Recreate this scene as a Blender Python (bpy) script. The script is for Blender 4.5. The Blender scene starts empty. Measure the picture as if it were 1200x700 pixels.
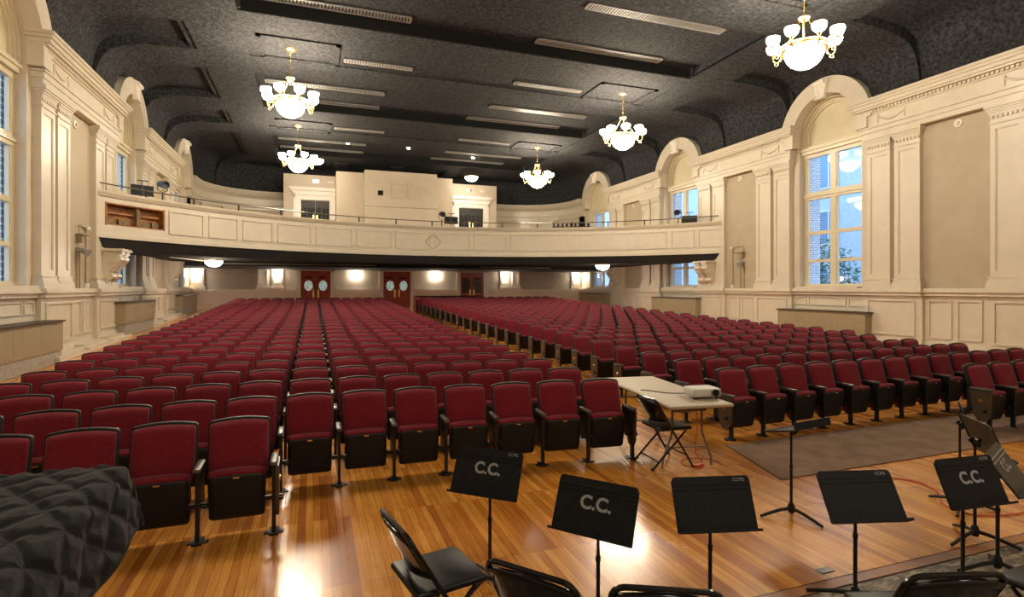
import bpy, bmesh, math, random
from mathutils import Matrix, Vector
random.seed(7)
R = math.radians
PI = math.pi
sc = bpy.context.scene
COL = sc.collection

# ------------------------------------------------------------------ helpers
def tag(o, label, cat, group=None, kind=None):
    o['label'] = label
    o['category'] = cat
    if group: o['group'] = group
    if kind: o['kind'] = kind
    return o

def empty(name, loc=(0, 0, 0), rz=0.0):
    o = bpy.data.objects.new(name, None)
    o.empty_display_size = 0.1
    o.location = loc
    o.rotation_euler = (0, 0, rz)
    COL.objects.link(o)
    return o

class MB:
    def __init__(s):
        s.v = []; s.f = []; s.m = []
    def add(s, vs, fs, m=0, T=None):
        b = len(s.v)
        if T is not None:
            vs = [tuple(T @ Vector(p)) for p in vs]
        s.v += [tuple(p) for p in vs]
        for f in fs:
            s.f.append(tuple(i + b for i in f)); s.m.append(m)
        return s
    def box(s, x0, x1, y0, y1, z0, z1, m=0, T=None):
        vs = [(x0,y0,z0),(x1,y0,z0),(x1,y1,z0),(x0,y1,z0),(x0,y0,z1),(x1,y0,z1),(x1,y1,z1),(x0,y1,z1)]
        fs = [(0,3,2,1),(4,5,6,7),(0,1,5,4),(1,2,6,5),(2,3,7,6),(3,0,4,7)]
        return s.add(vs, fs, m, T)
    def rbox(s, x0, x1, y0, y1, z0, z1, r=0.01, seg=2, m=0, T=None):
        bm = bmesh.new()
        bmesh.ops.create_cube(bm, size=1.0)
        for v in bm.verts:
            v.co = Vector(((x0+x1)/2+v.co.x*(x1-x0), (y0+y1)/2+v.co.y*(y1-y0), (z0+z1)/2+v.co.z*(z1-z0)))
        bmesh.ops.bevel(bm, geom=list(bm.edges), offset=r, segments=seg, affect='EDGES', profile=0.5)
        bm.verts.index_update()
        vs = [tuple(v.co) for v in bm.verts]; fs = [tuple(v.index for v in f.verts) for f in bm.faces]
        bm.free()
        return s.add(vs, fs, m, T)
    def prism(s, poly, fn, a0, a1, m=0):
        """poly: 2-D outline; fn(p, q, a) -> xyz"""
        n = len(poly)
        vs = [fn(p, q, a0) for p, q in poly] + [fn(p, q, a1) for p, q in poly]
        fs = [tuple(range(n))[::-1], tuple(range(n, 2*n))]
        for i in range(n):
            j = (i+1) % n
            fs.append((i, j, n+j, n+i))
        return s.add(vs, fs, m)
    def rings(s, rr, m=0, cap0=True, cap1=True, closed=True, T=None):
        n = len(rr[0]); vs = [p for r in rr for p in r]; fs = []
        for k in range(len(rr)-1):
            for i in range(n if closed else n-1):
                j = (i+1) % n
                fs.append((k*n+i, k*n+j, (k+1)*n+j, (k+1)*n+i))
        if cap0: fs.append(tuple(range(n))[::-1])
        if cap1: fs.append(tuple(range((len(rr)-1)*n, len(rr)*n)))
        return s.add(vs, fs, m, T)
    def tube(s, pts, r, n=8, m=0, closed=False, T=None):
        P = [Vector(p) for p in pts]; rr = []
        prev = None
        N = len(P)
        for i in range(N):
            if closed: t = P[(i+1) % N] - P[i-1]
            else: t = P[min(i+1, N-1)] - P[max(i-1, 0)]
            t = t.normalized()
            if prev is None:
                a = Vector((0,0,1)) if abs(t.z) < 0.9 else Vector((1,0,0))
            else: a = prev
            u = (a - t*a.dot(t)).normalized(); prev = u
            w = t.cross(u)
            q = r[i] if isinstance(r, (list, tuple)) else r
            rr.append([tuple(P[i] + u*math.cos(2*PI*k/n)*q + w*math.sin(2*PI*k/n)*q) for k in range(n)])
        if closed:
            rr.append(rr[0])
            return s.rings(rr, m, False, False, True, T)
        return s.rings(rr, m, True, True, True, T)
    def lathe(s, prof, n=20, c=(0, 0, 0), m=0, T=None):
        rr = [[(c[0]+r*math.cos(2*PI*k/n), c[1]+r*math.sin(2*PI*k/n), c[2]+z) for k in range(n)] for r, z in prof]
        return s.rings(rr, m, True, True, True, T)
    def sweep(s, path, prof, m=0, close=True, cap=True):
        """path: [(x, y, nx, ny)], prof: [(w, z)], point = path + n*w"""
        rr = [[(x+nx*w, y+ny*w, z) for w, z in prof] for x, y, nx, ny in path]
        return s.rings(rr, m, cap and close, cap and close, close)
    def build(s, name, mats, parent=None, smooth=35, loc=None):
        me = bpy.data.meshes.new(name)
        me.from_pydata(s.v, [], s.f)
        if not isinstance(mats, (list, tuple)): mats = [mats]
        for mt in mats: me.materials.append(mt)
        me.polygons.foreach_set('material_index', s.m)
        me.validate()
        bm = bmesh.new(); bm.from_mesh(me)
        bmesh.ops.recalc_face_normals(bm, faces=bm.faces)
        bm.to_mesh(me); bm.free()
        if smooth:
            me.polygons.foreach_set('use_smooth', [True]*len(me.polygons))
            me.set_sharp_from_angle(angle=R(smooth))
        me.update()
        o = bpy.data.objects.new(name, me)
        COL.objects.link(o)
        if parent: o.parent = parent
        if loc: o.location = loc
        return o

def dup(o, parent=None):
    c = o.copy(); COL.objects.link(c)
    if parent is not None: c.parent = parent
    for ch in o.children: dup(ch, c)
    return c

ORD = ['zeroth','first','second','third','fourth','fifth','sixth','seventh','eighth','ninth','tenth','eleventh','twelfth',
       'thirteenth','fourteenth','fifteenth','sixteenth','seventeenth','eighteenth','nineteenth','twentieth']

# ------------------------------------------------------------------ materials
def mat(name, col, rough=0.5, metal=0.0, bump=0.0, bscale=40.0, var=0.0, vscale=6.0, coat=0.0, spec=0.5, sheen=0.0, emis=None, estr=0.0, detail=3.0):
    m = bpy.data.materials.new(name); m.use_nodes = True
    nt = m.node_tree; b = nt.nodes['Principled BSDF']
    b.inputs['Base Color'].default_value = (*col, 1)
    b.inputs['Roughness'].default_value = rough
    b.inputs['Metallic'].default_value = metal
    b.inputs['Specular IOR Level'].default_value = spec
    b.inputs['Coat Weight'].default_value = coat
    b.inputs['Sheen Weight'].default_value = sheen
    if emis:
        b.inputs['Emission Color'].default_value = (*emis, 1)
        b.inputs['Emission Strength'].default_value = estr
    tc = None
    if var or bump:
        tc = nt.nodes.new('ShaderNodeTexCoord')
    if var:
        n = nt.nodes.new('ShaderNodeTexNoise'); n.inputs['Scale'].default_value = vscale; n.inputs['Detail'].default_value = 4
        nt.links.new(tc.outputs['Object'], n.inputs['Vector'])
        r = nt.nodes.new('ShaderNodeValToRGB')
        r.color_ramp.elements[0].position = 0.3; r.color_ramp.elements[1].position = 0.7
        r.color_ramp.elements[0].color = (*[c*(1-var) for c in col], 1)
        r.color_ramp.elements[1].color = (*[min(1, c*(1+var)) for c in col], 1)
        nt.links.new(n.outputs['Fac'], r.inputs['Fac']); nt.links.new(r.outputs['Color'], b.inputs['Base Color'])
    if bump:
        n = nt.nodes.new('ShaderNodeTexNoise'); n.inputs['Scale'].default_value = bscale; n.inputs['Detail'].default_value = detail
        nt.links.new(tc.outputs['Object'], n.inputs['Vector'])
        bp = nt.nodes.new('ShaderNodeBump'); bp.inputs['Strength'].default_value = min(1.0, bump); bp.inputs['Distance'].default_value = 0.01*max(1.0, bump)
        nt.links.new(n.outputs['Fac'], bp.inputs['Height']); nt.links.new(bp.outputs['Normal'], b.inputs['Normal'])
    return m

def hexc(r, g, b):
    f = lambda c: (c/255/12.92) if c <= 10 else ((c/255+0.055)/1.055)**2.4
    return (f(r), f(g), f(b))

WARM = (1.0, 0.86, 0.65)
M_cream = mat('cream_paint', (0.60, 0.53, 0.415), 0.34, bump=0.25, bscale=25, var=0.04, vscale=3)
M_white = mat('white_paint', (0.78, 0.72, 0.62), 0.3, var=0.03)
M_taupe = mat('taupe_wall_paint', (0.405, 0.33, 0.225), 0.6, bump=0.2, bscale=60, var=0.05, vscale=2)
M_rear = mat('lightened_rear_wall_taupe', (0.44, 0.38, 0.30), 0.6, var=0.04, vscale=2)  # the taupe paint, lightened to stand in for sconce light
M_ivory = mat('ivory_wall_paint', (0.56, 0.47, 0.345), 0.55, var=0.05, vscale=2)
M_lun = mat('lunette_plaster', (0.62, 0.54, 0.36), 0.6, var=0.05, vscale=2)
M_black = mat('black_plastic', (0.012, 0.012, 0.013), 0.5, bump=0.15, bscale=300, spec=0.3)
M_rim = mat('black_rim_plastic', (0.010, 0.009, 0.009), 0.55, spec=0.25)
M_iron = mat('black_painted_iron', (0.010, 0.010, 0.010), 0.42, spec=0.35)
M_red = mat('burgundy_upholstery', (0.195, 0.012, 0.023), 0.85, bump=0.5, bscale=220, var=0.16, vscale=60, sheen=0.12, spec=0.2)
M_arm = mat('dark_armrest_plastic', (0.085, 0.078, 0.066), 0.35)
M_endp = mat('dark_laminate_panel', (0.066, 0.048, 0.031), 0.32, var=0.15, vscale=8)
M_brass = mat('brass', (0.83, 0.56, 0.18), 0.25, metal=1.0)
M_gold = mat('gilt_metal', (0.85, 0.60, 0.25), 0.3, metal=1.0)
M_tan = mat('tan_enamel_metal', (0.30, 0.24, 0.145), 0.45, var=0.05)
M_dark = mat('dark_recess', (0.005, 0.005, 0.005), 0.8, spec=0.2)
M_stone = mat('grey_plinth', (0.32, 0.29, 0.24), 0.8, var=0.2, vscale=10)
M_blackfab = mat('black_quilted_cloth', (0.007, 0.007, 0.0085), 0.9, bump=0.45, bscale=35, var=0.25, vscale=40, sheen=0.05, spec=0.2, detail=6)
M_soffit = mat('black_sprayed_soffit', (0.018, 0.016, 0.015), 0.9, bump=3, bscale=20)
M_deskblack = mat('black_desk_enamel', (0.011, 0.011, 0.013), 0.6, spec=0.25, bump=0.1, bscale=400, var=0.3, vscale=30)
M_desklit = mat('brown_lit_desk_enamel', (0.045, 0.033, 0.020), 0.5, spec=0.2)  # desk enamel tinted brown for the warm light falling on it
M_deskgrey = mat('worn_grey_desk_enamel', (0.060, 0.054, 0.045), 0.4, spec=0.3, var=0.2, vscale=15)
M_chalk = mat('white_chalk_paint', (0.36, 0.36, 0.36), 0.8, var=0.25, vscale=90)
M_vinyl = mat('black_vinyl', (0.010, 0.010, 0.011), 0.36, spec=0.3)
M_glossblack = mat('gloss_black_enamel', (0.010, 0.010, 0.010), 0.16)
M_table = mat('beige_table_plastic', (0.46, 0.38, 0.27), 0.5, bump=0.1, bscale=200)
M_tableleg = mat('grey_table_leg', (0.22, 0.20, 0.17), 0.4, metal=0.3)
M_proj = mat('white_projector_case', (0.62, 0.60, 0.54), 0.4)
M_lens = mat('dark_lens', (0.01, 0.01, 0.015), 0.08)
M_rug = mat('brown_carpet', (0.235, 0.152, 0.105), 0.95, bump=1.0, bscale=150, var=0.18, vscale=4, spec=0.1)
M_orange = mat('orange_cord', (0.55, 0.06, 0.02), 0.5)
M_doorred = mat('red_stained_wood', (0.36, 0.048, 0.024), 0.35, var=0.25, vscale=5)
M_doordark = mat('dark_curtained_glass', (0.012, 0.010, 0.009), 0.5, var=0.5, vscale=5)
M_oval = mat('glowing_oval_glass', (0.50, 0.62, 0.58), 0.2, var=0.5, vscale=5, emis=(0.70, 0.95, 0.88), estr=0.13)  # weak glow put into the glass itself; no lamp behind it
M_blackglass = mat('black_door_glass', (0.012, 0.011, 0.010), 0.15)
M_oldwood = mat('bare_brown_wood', (0.30, 0.115, 0.03), 0.6, var=0.4, vscale=4)
M_oldwood2 = mat('grey_dusty_wood', (0.20, 0.13, 0.07), 0.8, var=0.4, vscale=8)
M_grille = mat('grey_metal_grille', (0.30, 0.285, 0.27), 0.4)
M_grilledark = mat('grille_slot', (0.05, 0.045, 0.04), 0.6)
M_bowl = mat('lit_opal_glass', (0.9, 0.85, 0.75), 0.4, emis=WARM, estr=38.0)
M_cup = mat('lit_opal_cup', (0.9, 0.85, 0.75), 0.4, emis=WARM, estr=90.0)
M_sconce = mat('lit_sconce_glass', (0.9, 0.85, 0.78), 0.4, emis=(1.0, 0.86, 0.70), estr=32.0)
M_sign = mat('lit_sign_face', (0.9, 0.9, 0.85), 0.4, emis=(1.0, 0.95, 0.85), estr=1.6)
M_signred = mat('red_sign_face', (0.6, 0.05, 0.05), 0.4, emis=(0.9, 0.08, 0.06), estr=0.5)
M_winframe = mat('cream_window_frame', (0.62, 0.54, 0.37), 0.35)
M_plate = mat('grey_floor_plate', (0.10, 0.10, 0.10), 0.4, metal=0.5)
M_leaf = mat('green_leaves', (0.05, 0.12, 0.07), 0.6, var=0.5, vscale=3)
M_bark = mat('pale_bark', (0.4, 0.36, 0.3), 0.8)
M_paleb = mat('pale_render', (0.55, 0.60, 0.66), 0.8, var=0.08)
M_glassdark = mat('facade_glass', (0.22, 0.32, 0.42), 0.1)
M_spotblue = mat('blue_grey_lamp_housing', (0.05, 0.06, 0.09), 0.35)

def stitch(m):
    nt = m.node_tree; N = nt.nodes; L = nt.links; b = N['Principled BSDF']
    uv = N.new('ShaderNodeUVMap'); uv.uv_map = 'quilt'; sp = N.new('ShaderNodeSeparateXYZ'); L.new(uv.outputs['UV'], sp.inputs[0])
    ds = []
    for ax in ('X', 'Y'):
        pp = N.new('ShaderNodeMath'); pp.operation = 'PINGPONG'; pp.inputs[1].default_value = .5; L.new(sp.outputs[ax], pp.inputs[0]); ds.append(pp)
    mn = N.new('ShaderNodeMath'); mn.operation = 'MINIMUM'; L.new(ds[0].outputs[0], mn.inputs[0]); L.new(ds[1].outputs[0], mn.inputs[1])
    mr = N.new('ShaderNodeMapRange'); mr.inputs[1].default_value = .012; mr.inputs[2].default_value = .035; mr.inputs[3].default_value = 1; mr.inputs[4].default_value = 0
    L.new(mn.outputs[0], mr.inputs[0])
    mx = N.new('ShaderNodeMix'); mx.data_type = 'RGBA'; L.new(mr.outputs[0], mx.inputs[0])
    src = b.inputs['Base Color'].links[0].from_socket; L.new(src, mx.inputs[6]); mx.inputs[7].default_value = (.024, .024, .027, 1); L.new(mx.outputs[2], b.inputs['Base Color'])
    b2 = N.new('ShaderNodeBump'); b2.inputs['Strength'].default_value = 1.0; b2.inputs['Distance'].default_value = .016
    m2 = N.new('ShaderNodeMapRange'); m2.inputs[2].default_value = .30; m2.interpolation_type = 'SMOOTHSTEP'; L.new(mn.outputs[0], m2.inputs[0]); L.new(m2.outputs[0], b2.inputs['Height'])
    L.new(b.inputs['Normal'].links[0].from_socket, b2.inputs['Normal']); L.new(b2.outputs['Normal'], b.inputs['Normal'])
stitch(M_blackfab)
def glass_mat():
    m = bpy.data.materials.new('window_glass'); m.use_nodes = True
    nt = m.node_tree; nt.nodes.clear()
    o = nt.nodes.new('ShaderNodeOutputMaterial'); mx = nt.nodes.new('ShaderNodeMixShader')
    t = nt.nodes.new('ShaderNodeBsdfTransparent'); t.inputs['Color'].default_value = (0.9, 0.96, 1.0, 1)
    g = nt.nodes.new('ShaderNodeBsdfGlossy'); g.inputs['Roughness'].default_value = 0.02
    f = nt.nodes.new('ShaderNodeLayerWeight'); f.inputs['Blend'].default_value = 0.5
    pw = nt.nodes.new('ShaderNodeMath'); pw.operation = 'POWER'; pw.inputs[1].default_value = 4.0; nt.links.new(f.outputs['Facing'], pw.inputs[0])
    ma = nt.nodes.new('ShaderNodeMath'); ma.operation = 'MULTIPLY_ADD'; ma.inputs[1].default_value = 0.8; ma.inputs[2].default_value = 0.04; nt.links.new(pw.outputs[0], ma.inputs[0])
    nt.links.new(ma.outputs[0], mx.inputs['Fac']); nt.links.new(t.outputs['BSDF'], mx.inputs[1]); nt.links.new(g.outputs['BSDF'], mx.inputs[2])
    nt.links.new(mx.outputs['Shader'], o.inputs['Surface'])
    return m
M_glass = glass_mat()

def brick_mat(name, c1, c2, cm, rot=(0, 0, 0)):
    m = mat(name, c1, 0.85); nt = m.node_tree; b = nt.nodes['Principled BSDF']
    tc = nt.nodes.new('ShaderNodeTexCoord'); mp = nt.nodes.new('ShaderNodeMapping'); mp.inputs['Rotation'].default_value = rot
    br = nt.nodes.new('ShaderNodeTexBrick'); br.inputs['Scale'].default_value = 1.0
    br.inputs['Color1'].default_value = (*c1, 1); br.inputs['Color2'].default_value = (*c2, 1); br.inputs['Mortar'].default_value = (*cm, 1)
    br.inputs['Brick Width'].default_value = 0.22; br.inputs['Row Height'].default_value = 0.085; br.inputs['Mortar Size'].default_value = 0.012
    nt.links.new(tc.outputs['Object'], mp.inputs['Vector']); nt.links.new(mp.outputs['Vector'], br.inputs['Vector']); nt.links.new(br.outputs['Color'], b.inputs['Base Color'])
    return m
# outer brick of this building (faces across Y) and of the neighbours (faces across X)
M_brickrev = brick_mat('painted_brick_reveal', (0.62, 0.58, 0.58), (0.74, 0.70, 0.70), (0.26, 0.27, 0.32), (R(90), 0, 0))
M_brickside = brick_mat('red_brick', (0.30, 0.16, 0.13), (0.36, 0.21, 0.17), (0.45, 0.42, 0.4), (R(90), 0, R(90)))

def floor_mat():
    m = bpy.data.materials.new('varnished_maple_strip_floor'); m.use_nodes = True
    nt = m.node_tree; N = nt.nodes; L = nt.links; b = N['Principled BSDF']
    tc = N.new('ShaderNodeTexCoord')
    mp = N.new('ShaderNodeMapping'); mp.inputs['Rotation'].default_value = (0, 0, R(90))
    L.new(tc.outputs['Object'], mp.inputs['Vector'])
    br = N.new('ShaderNodeTexBrick'); br.offset = 0.37; br.offset_frequency = 1
    br.inputs['Scale'].default_value = 1.0; br.inputs['Brick Width'].default_value = 1.1; br.inputs['Row Height'].default_value = 0.058
    br.inputs['Mortar Size'].default_value = 0.0016; br.inputs['Mortar Smooth'].default_value = 0.2; br.inputs['Bias'].default_value = 0.0
    br.inputs['Color1'].default_value = (0, 0, 0, 1); br.inputs['Color2'].default_value = (1, 1, 1, 1); br.inputs['Mortar'].default_value = (0.5, 0.5, 0.5, 1)
    L.new(mp.outputs['Vector'], br.inputs['Vector'])
    rp = N.new('ShaderNodeValToRGB'); cr = rp.color_ramp
    cr.elements[0].position = 0.0; cr.elements[0].color = (*hexc(168, 98, 30), 1)
    cr.elements[1].position = 1.0; cr.elements[1].color = (*hexc(226, 160, 72), 1)
    e = cr.elements.new(0.35); e.color = (*hexc(200, 130, 46), 1)
    e = cr.elements.new(0.7); e.color = (*hexc(212, 144, 57), 1)
    L.new(br.outputs['Color'], rp.inputs['Fac'])
    # grain, stretched along the boards
    mg = N.new('ShaderNodeMapping'); mg.inputs['Scale'].default_value = (40, 1.6, 8); L.new(tc.outputs['Object'], mg.inputs['Vector'])
    ng = N.new('ShaderNodeTexNoise'); ng.inputs['Scale'].default_value = 1.5; ng.inputs['Detail'].default_value = 6; ng.inputs['Distortion'].default_value = 1.2
    L.new(mg.outputs['Vector'], ng.inputs['Vector'])
    rg = N.new('ShaderNodeValToRGB'); rg.color_ramp.elements[0].position = 0.32; rg.color_ramp.elements[0].color = (0.62, 0.52, 0.42, 1)
    rg.color_ramp.elements[1].position = 0.62; rg.color_ramp.elements[1].color = (1, 1, 1, 1)
    L.new(ng.outputs['Fac'], rg.inputs['Fac'])
    m1 = N.new('ShaderNodeMix'); m1.data_type = 'RGBA'; m1.blend_type = 'MULTIPLY'; m1.inputs[0].default_value = 0.7
    L.new(rp.outputs['Color'], m1.inputs[6]); L.new(rg.outputs['Color'], m1.inputs[7])
    # scuffs and worn patches
    nb = N.new('ShaderNodeTexNoise'); nb.inputs['Scale'].default_value = 1.3; nb.inputs['Detail'].default_value = 8; nb.inputs['Roughness'].default_value = 0.7
    L.new(tc.outputs['Object'], nb.inputs['Vector'])
    rb = N.new('ShaderNodeValToRGB'); rb.color_ramp.elements[0].position = 0.3; rb.color_ramp.elements[0].color = (0.62, 0.55, 0.48, 1)
    rb.color_ramp.elements[1].position = 0.55; rb.color_ramp.elements[1].color = (1, 1, 1, 1)
    L.new(nb.outputs['Fac'], rb.inputs['Fac'])
    m2 = N.new('ShaderNodeMix'); m2.data_type = 'RGBA'; m2.blend_type = 'MULTIPLY'; m2.inputs[0].default_value = 0.55
    L.new(m1.outputs[2], m2.inputs[6]); L.new(rb.outputs['Color'], m2.inputs[7])
    # board joints
    m3 = N.new('ShaderNodeMix'); m3.data_type = 'RGBA'; m3.inputs[7].default_value = (*hexc(70, 36, 12), 1)
    mf = N.new('ShaderNodeMath'); mf.operation = 'MULTIPLY'; mf.inputs[1].default_value = 0.8
    L.new(br.outputs['Fac'], mf.inputs[0]); L.new(mf.outputs[0], m3.inputs[0]); L.new(m2.outputs[2], m3.inputs[6])
    L.new(m3.outputs[2], b.inputs['Base Color'])
    rr = N.new('ShaderNodeMapRange'); rr.inputs[3].default_value = 0.16; rr.inputs[4].default_value = 0.34
    L.new(nb.outputs['Fac'], rr.inputs[0]); L.new(rr.outputs[0], b.inputs['Roughness'])
    bp = N.new('ShaderNodeBump'); bp.inputs['Strength'].default_value = 0.25; bp.inputs['Distance'].default_value = 0.002
    add = N.new('ShaderNodeMath'); add.operation = 'ADD'
    mm = N.new('ShaderNodeMath'); mm.operation = 'MULTIPLY'; mm.inputs[1].default_value = 0.5; L.new(br.outputs['Color'], mm.inputs[0])
    L.new(mm.outputs[0], add.inputs[0]); L.new(ng.outputs['Fac'], add.inputs[1]); L.new(add.outputs[0], bp.inputs['Height'])
    L.new(bp.outputs['Normal'], b.inputs['Normal'])
    b.inputs['Coat Weight'].default_value = 0.25; b.inputs['Coat Roughness'].default_value = 0.12
    return m
M_floor = floor_mat()

def apron_mat():
    m = bpy.data.materials.new('worn_painted_stage_boards'); m.use_nodes = True
    nt = m.node_tree; N = nt.nodes; L = nt.links; b = N['Principled BSDF']
    tc = N.new('ShaderNodeTexCoord')
    mp = N.new('ShaderNodeMapping'); mp.inputs['Scale'].default_value = (1.0, 2.2, 1); L.new(tc.outputs['Object'], mp.inputs['Vector'])
    n = N.new('ShaderNodeTexNoise'); n.inputs['Scale'].default_value = 8; n.inputs['Detail'].default_value = 10; n.inputs['Roughness'].default_value = 0.7; n.inputs['Distortion'].default_value = 0.8
    L.new(mp.outputs['Vector'], n.inputs['Vector'])
    r = N.new('ShaderNodeValToRGB'); cr = r.color_ramp; cr.interpolation = 'LINEAR'
    cr.elements[0].position = 0.42; cr.elements[0].color = (0.05, 0.042, 0.032, 1)
    cr.elements[1].position = 0.60; cr.elements[1].color = (0.32, 0.26, 0.185, 1)
    e = cr.elements.new(0.49); e.color = (0.10, 0.078, 0.052, 1)
    e = cr.elements.new(0.53); e.color = (0.20, 0.135, 0.075, 1)
    L.new(n.outputs['Fac'], r.inputs['Fac']); L.new(r.outputs['Color'], b.inputs['Base Color'])
    b.inputs['Roughness'].default_value = 0.55
    bp = N.new('ShaderNodeBump'); bp.inputs['Strength'].default_value = 0.4; bp.inputs['Distance'].default_value = 0.004
    L.new(n.outputs['Fac'], bp.inputs['Height']); L.new(bp.outputs['Normal'], b.inputs['Normal'])
    return m
M_apron = apron_mat()
M_border = mat('worn_border_board', hexc(140, 88, 44), 0.4, var=0.3, vscale=5)

def ceiling_mat():
    m = bpy.data.materials.new('black_sprayed_acoustic_ceiling'); m.use_nodes = True
    nt = m.node_tree; N = nt.nodes; L = nt.links; b = N['Principled BSDF']
    tc = N.new('ShaderNodeTexCoord')
    n = N.new('ShaderNodeTexNoise'); n.inputs['Scale'].default_value = 10; n.inputs['Detail'].default_value = 4; n.inputs['Roughness'].default_value = 0.8
    L.new(tc.outputs['Object'], n.inputs['Vector'])
    r = N.new('ShaderNodeValToRGB'); r.color_ramp.elements[0].position = 0.38; r.color_ramp.elements[0].color = (0.005, 0.005, 0.005, 1)
    r.color_ramp.elements[1].position = 0.66; r.color_ramp.elements[1].color = (0.060, 0.061, 0.067, 1)
    L.new(n.outputs['Fac'], r.inputs['Fac']); L.new(r.outputs['Color'], b.inputs['Base Color'])
    b.inputs['Roughness'].default_value = 0.8; b.inputs['Specular IOR Level'].default_value = 0.25
    bp = N.new('ShaderNodeBump'); bp.inputs['Strength'].default_value = 0.9; bp.inputs['Distance'].default_value = 0.06
    L.new(n.outputs['Fac'], bp.inputs['Height']); L.new(bp.outputs['Normal'], b.inputs['Normal'])
    return m
M_ceil = ceiling_mat()

# ------------------------------------------------------------------ camera: level, looking a little to the right of the hall's axis
H = 1.9
YAW = math.atan(233/650)
SA, CA = math.sin(YAW), math.cos(YAW)
def proj(X, Y, z):
    d = SA*X + CA*Y
    if d < 0.3: return (-9999, -9999, d)
    return (600 + 650*(CA*X - SA*Y)/d, 338 - 650*(z-H)/d, d)
cam = bpy.data.cameras.new('camera'); cam.sensor_width = 36; cam.lens = 650/1200*36
cam.shift_y = -12/1200; cam.clip_start = 0.05; cam.clip_end = 200
co = bpy.data.objects.new('camera', cam); COL.objects.link(co)
co.location = (0, 0, H); co.rotation_euler = (R(90), 0, -YAW)
sc.camera = co

# ------------------------------------------------------------------ setting: dimensions
XL, XR = -6.2, 16.95            # planes of the side walls
XC = (XL + XR)/2
YB = 33.5                       # rear wall below the balcony
YU = 37.6                       # rear wall above the balcony
YF = -4.0
WIN = [14.5, 22.75, 31.0]       # window centres
HW = 1.25                       # half width of a window opening
BAYS = [(7.75, 13.05), (15.95, 21.3), (24.2, 29.55)]
SPR = 7.4                       # springing of the arches
FZ = [(-10, 0), (8.3, 0), (9.7, .03), (11.6, .06), (13.5, .09), (15.4, .14), (17.4, .195), (20.2, .286), (33.5, .77), (40, .9)]
def fz(Y):
    for (a, za), (b, zb) in zip(FZ, FZ[1:]):
        if Y <= b: return za + (zb-za)*(Y-a)/(b-a)
    return FZ[-1][1]

# floor: flat near the stage, then rising towards the rear
f = MB()
ys = [2.712, 8.3, 9.7, 11.6, 13.5, 15.4, 17.4, 20.2, 33.8]
for a, b in zip(ys, ys[1:]):
    f.add([(XL-.6, a, fz(a)), (XR+.6, a, fz(a)), (XR+.6, b, fz(b)), (XL-.6, b, fz(b))], [(0, 1, 2, 3)])
tag(f.build('floor', M_floor, smooth=0), 'honey coloured maple strip floor of the hall rising gently towards the rear', 'floor', kind='structure')
f = MB(); f.add([(XL-.6, YF, 0), (XR+.6, YF, 0), (XR+.6, 2.606, 0), (XL-.6, 2.606, 0)], [(0, 1, 2, 3)])
tag(f.build('floor_apron', M_apron, smooth=0), 'worn dark painted boards at the very front beside the music stands', 'floor', kind='structure')
f = MB(); f.box(XL-.6, XR+.6, 2.618, 2.700, -.05, 0.003); f.box(XL-.6, XR+.6, 2.58, 2.74, -.05, -.006, 1)
tag(f.build('trim_1', [M_border, M_dark], smooth=0), 'brown border board between maple floor and worn dark boards', 'floor trim', kind='structure')

# ------------------------------------------------------------------ side walls
class Side:
    def __init__(s, name):
        s.name = name
        s.x0, s.s = (XL, 1) if name == 'left' else (XR, -1)
    def X(s, w): return s.x0 + s.s*w
    def P(s, w, y, z): return (s.x0 + s.s*w, y, z)
SIDES = [Side('left'), Side('right')]
NEAR = {0: 'nearest', 1: 'middle', 2: 'farthest'}

def sbox(mb, S, w0, w1, y0, y1, z0, z1, m=0):
    a, b = sorted((S.X(w0), S.X(w1)))
    return mb.box(a, b, y0, y1, z0, z1, m)

def arc(c, z, r, a0, a1, n):
    return [(c + r*math.cos(R(a0+(a1-a0)*i/n)), z + r*math.sin(R(a0+(a1-a0)*i/n))) for i in range(n+1)]

trim_n = [1]
def trim_name():
    trim_n[0] += 1
    return 'trim_%d' % trim_n[0]

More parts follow.
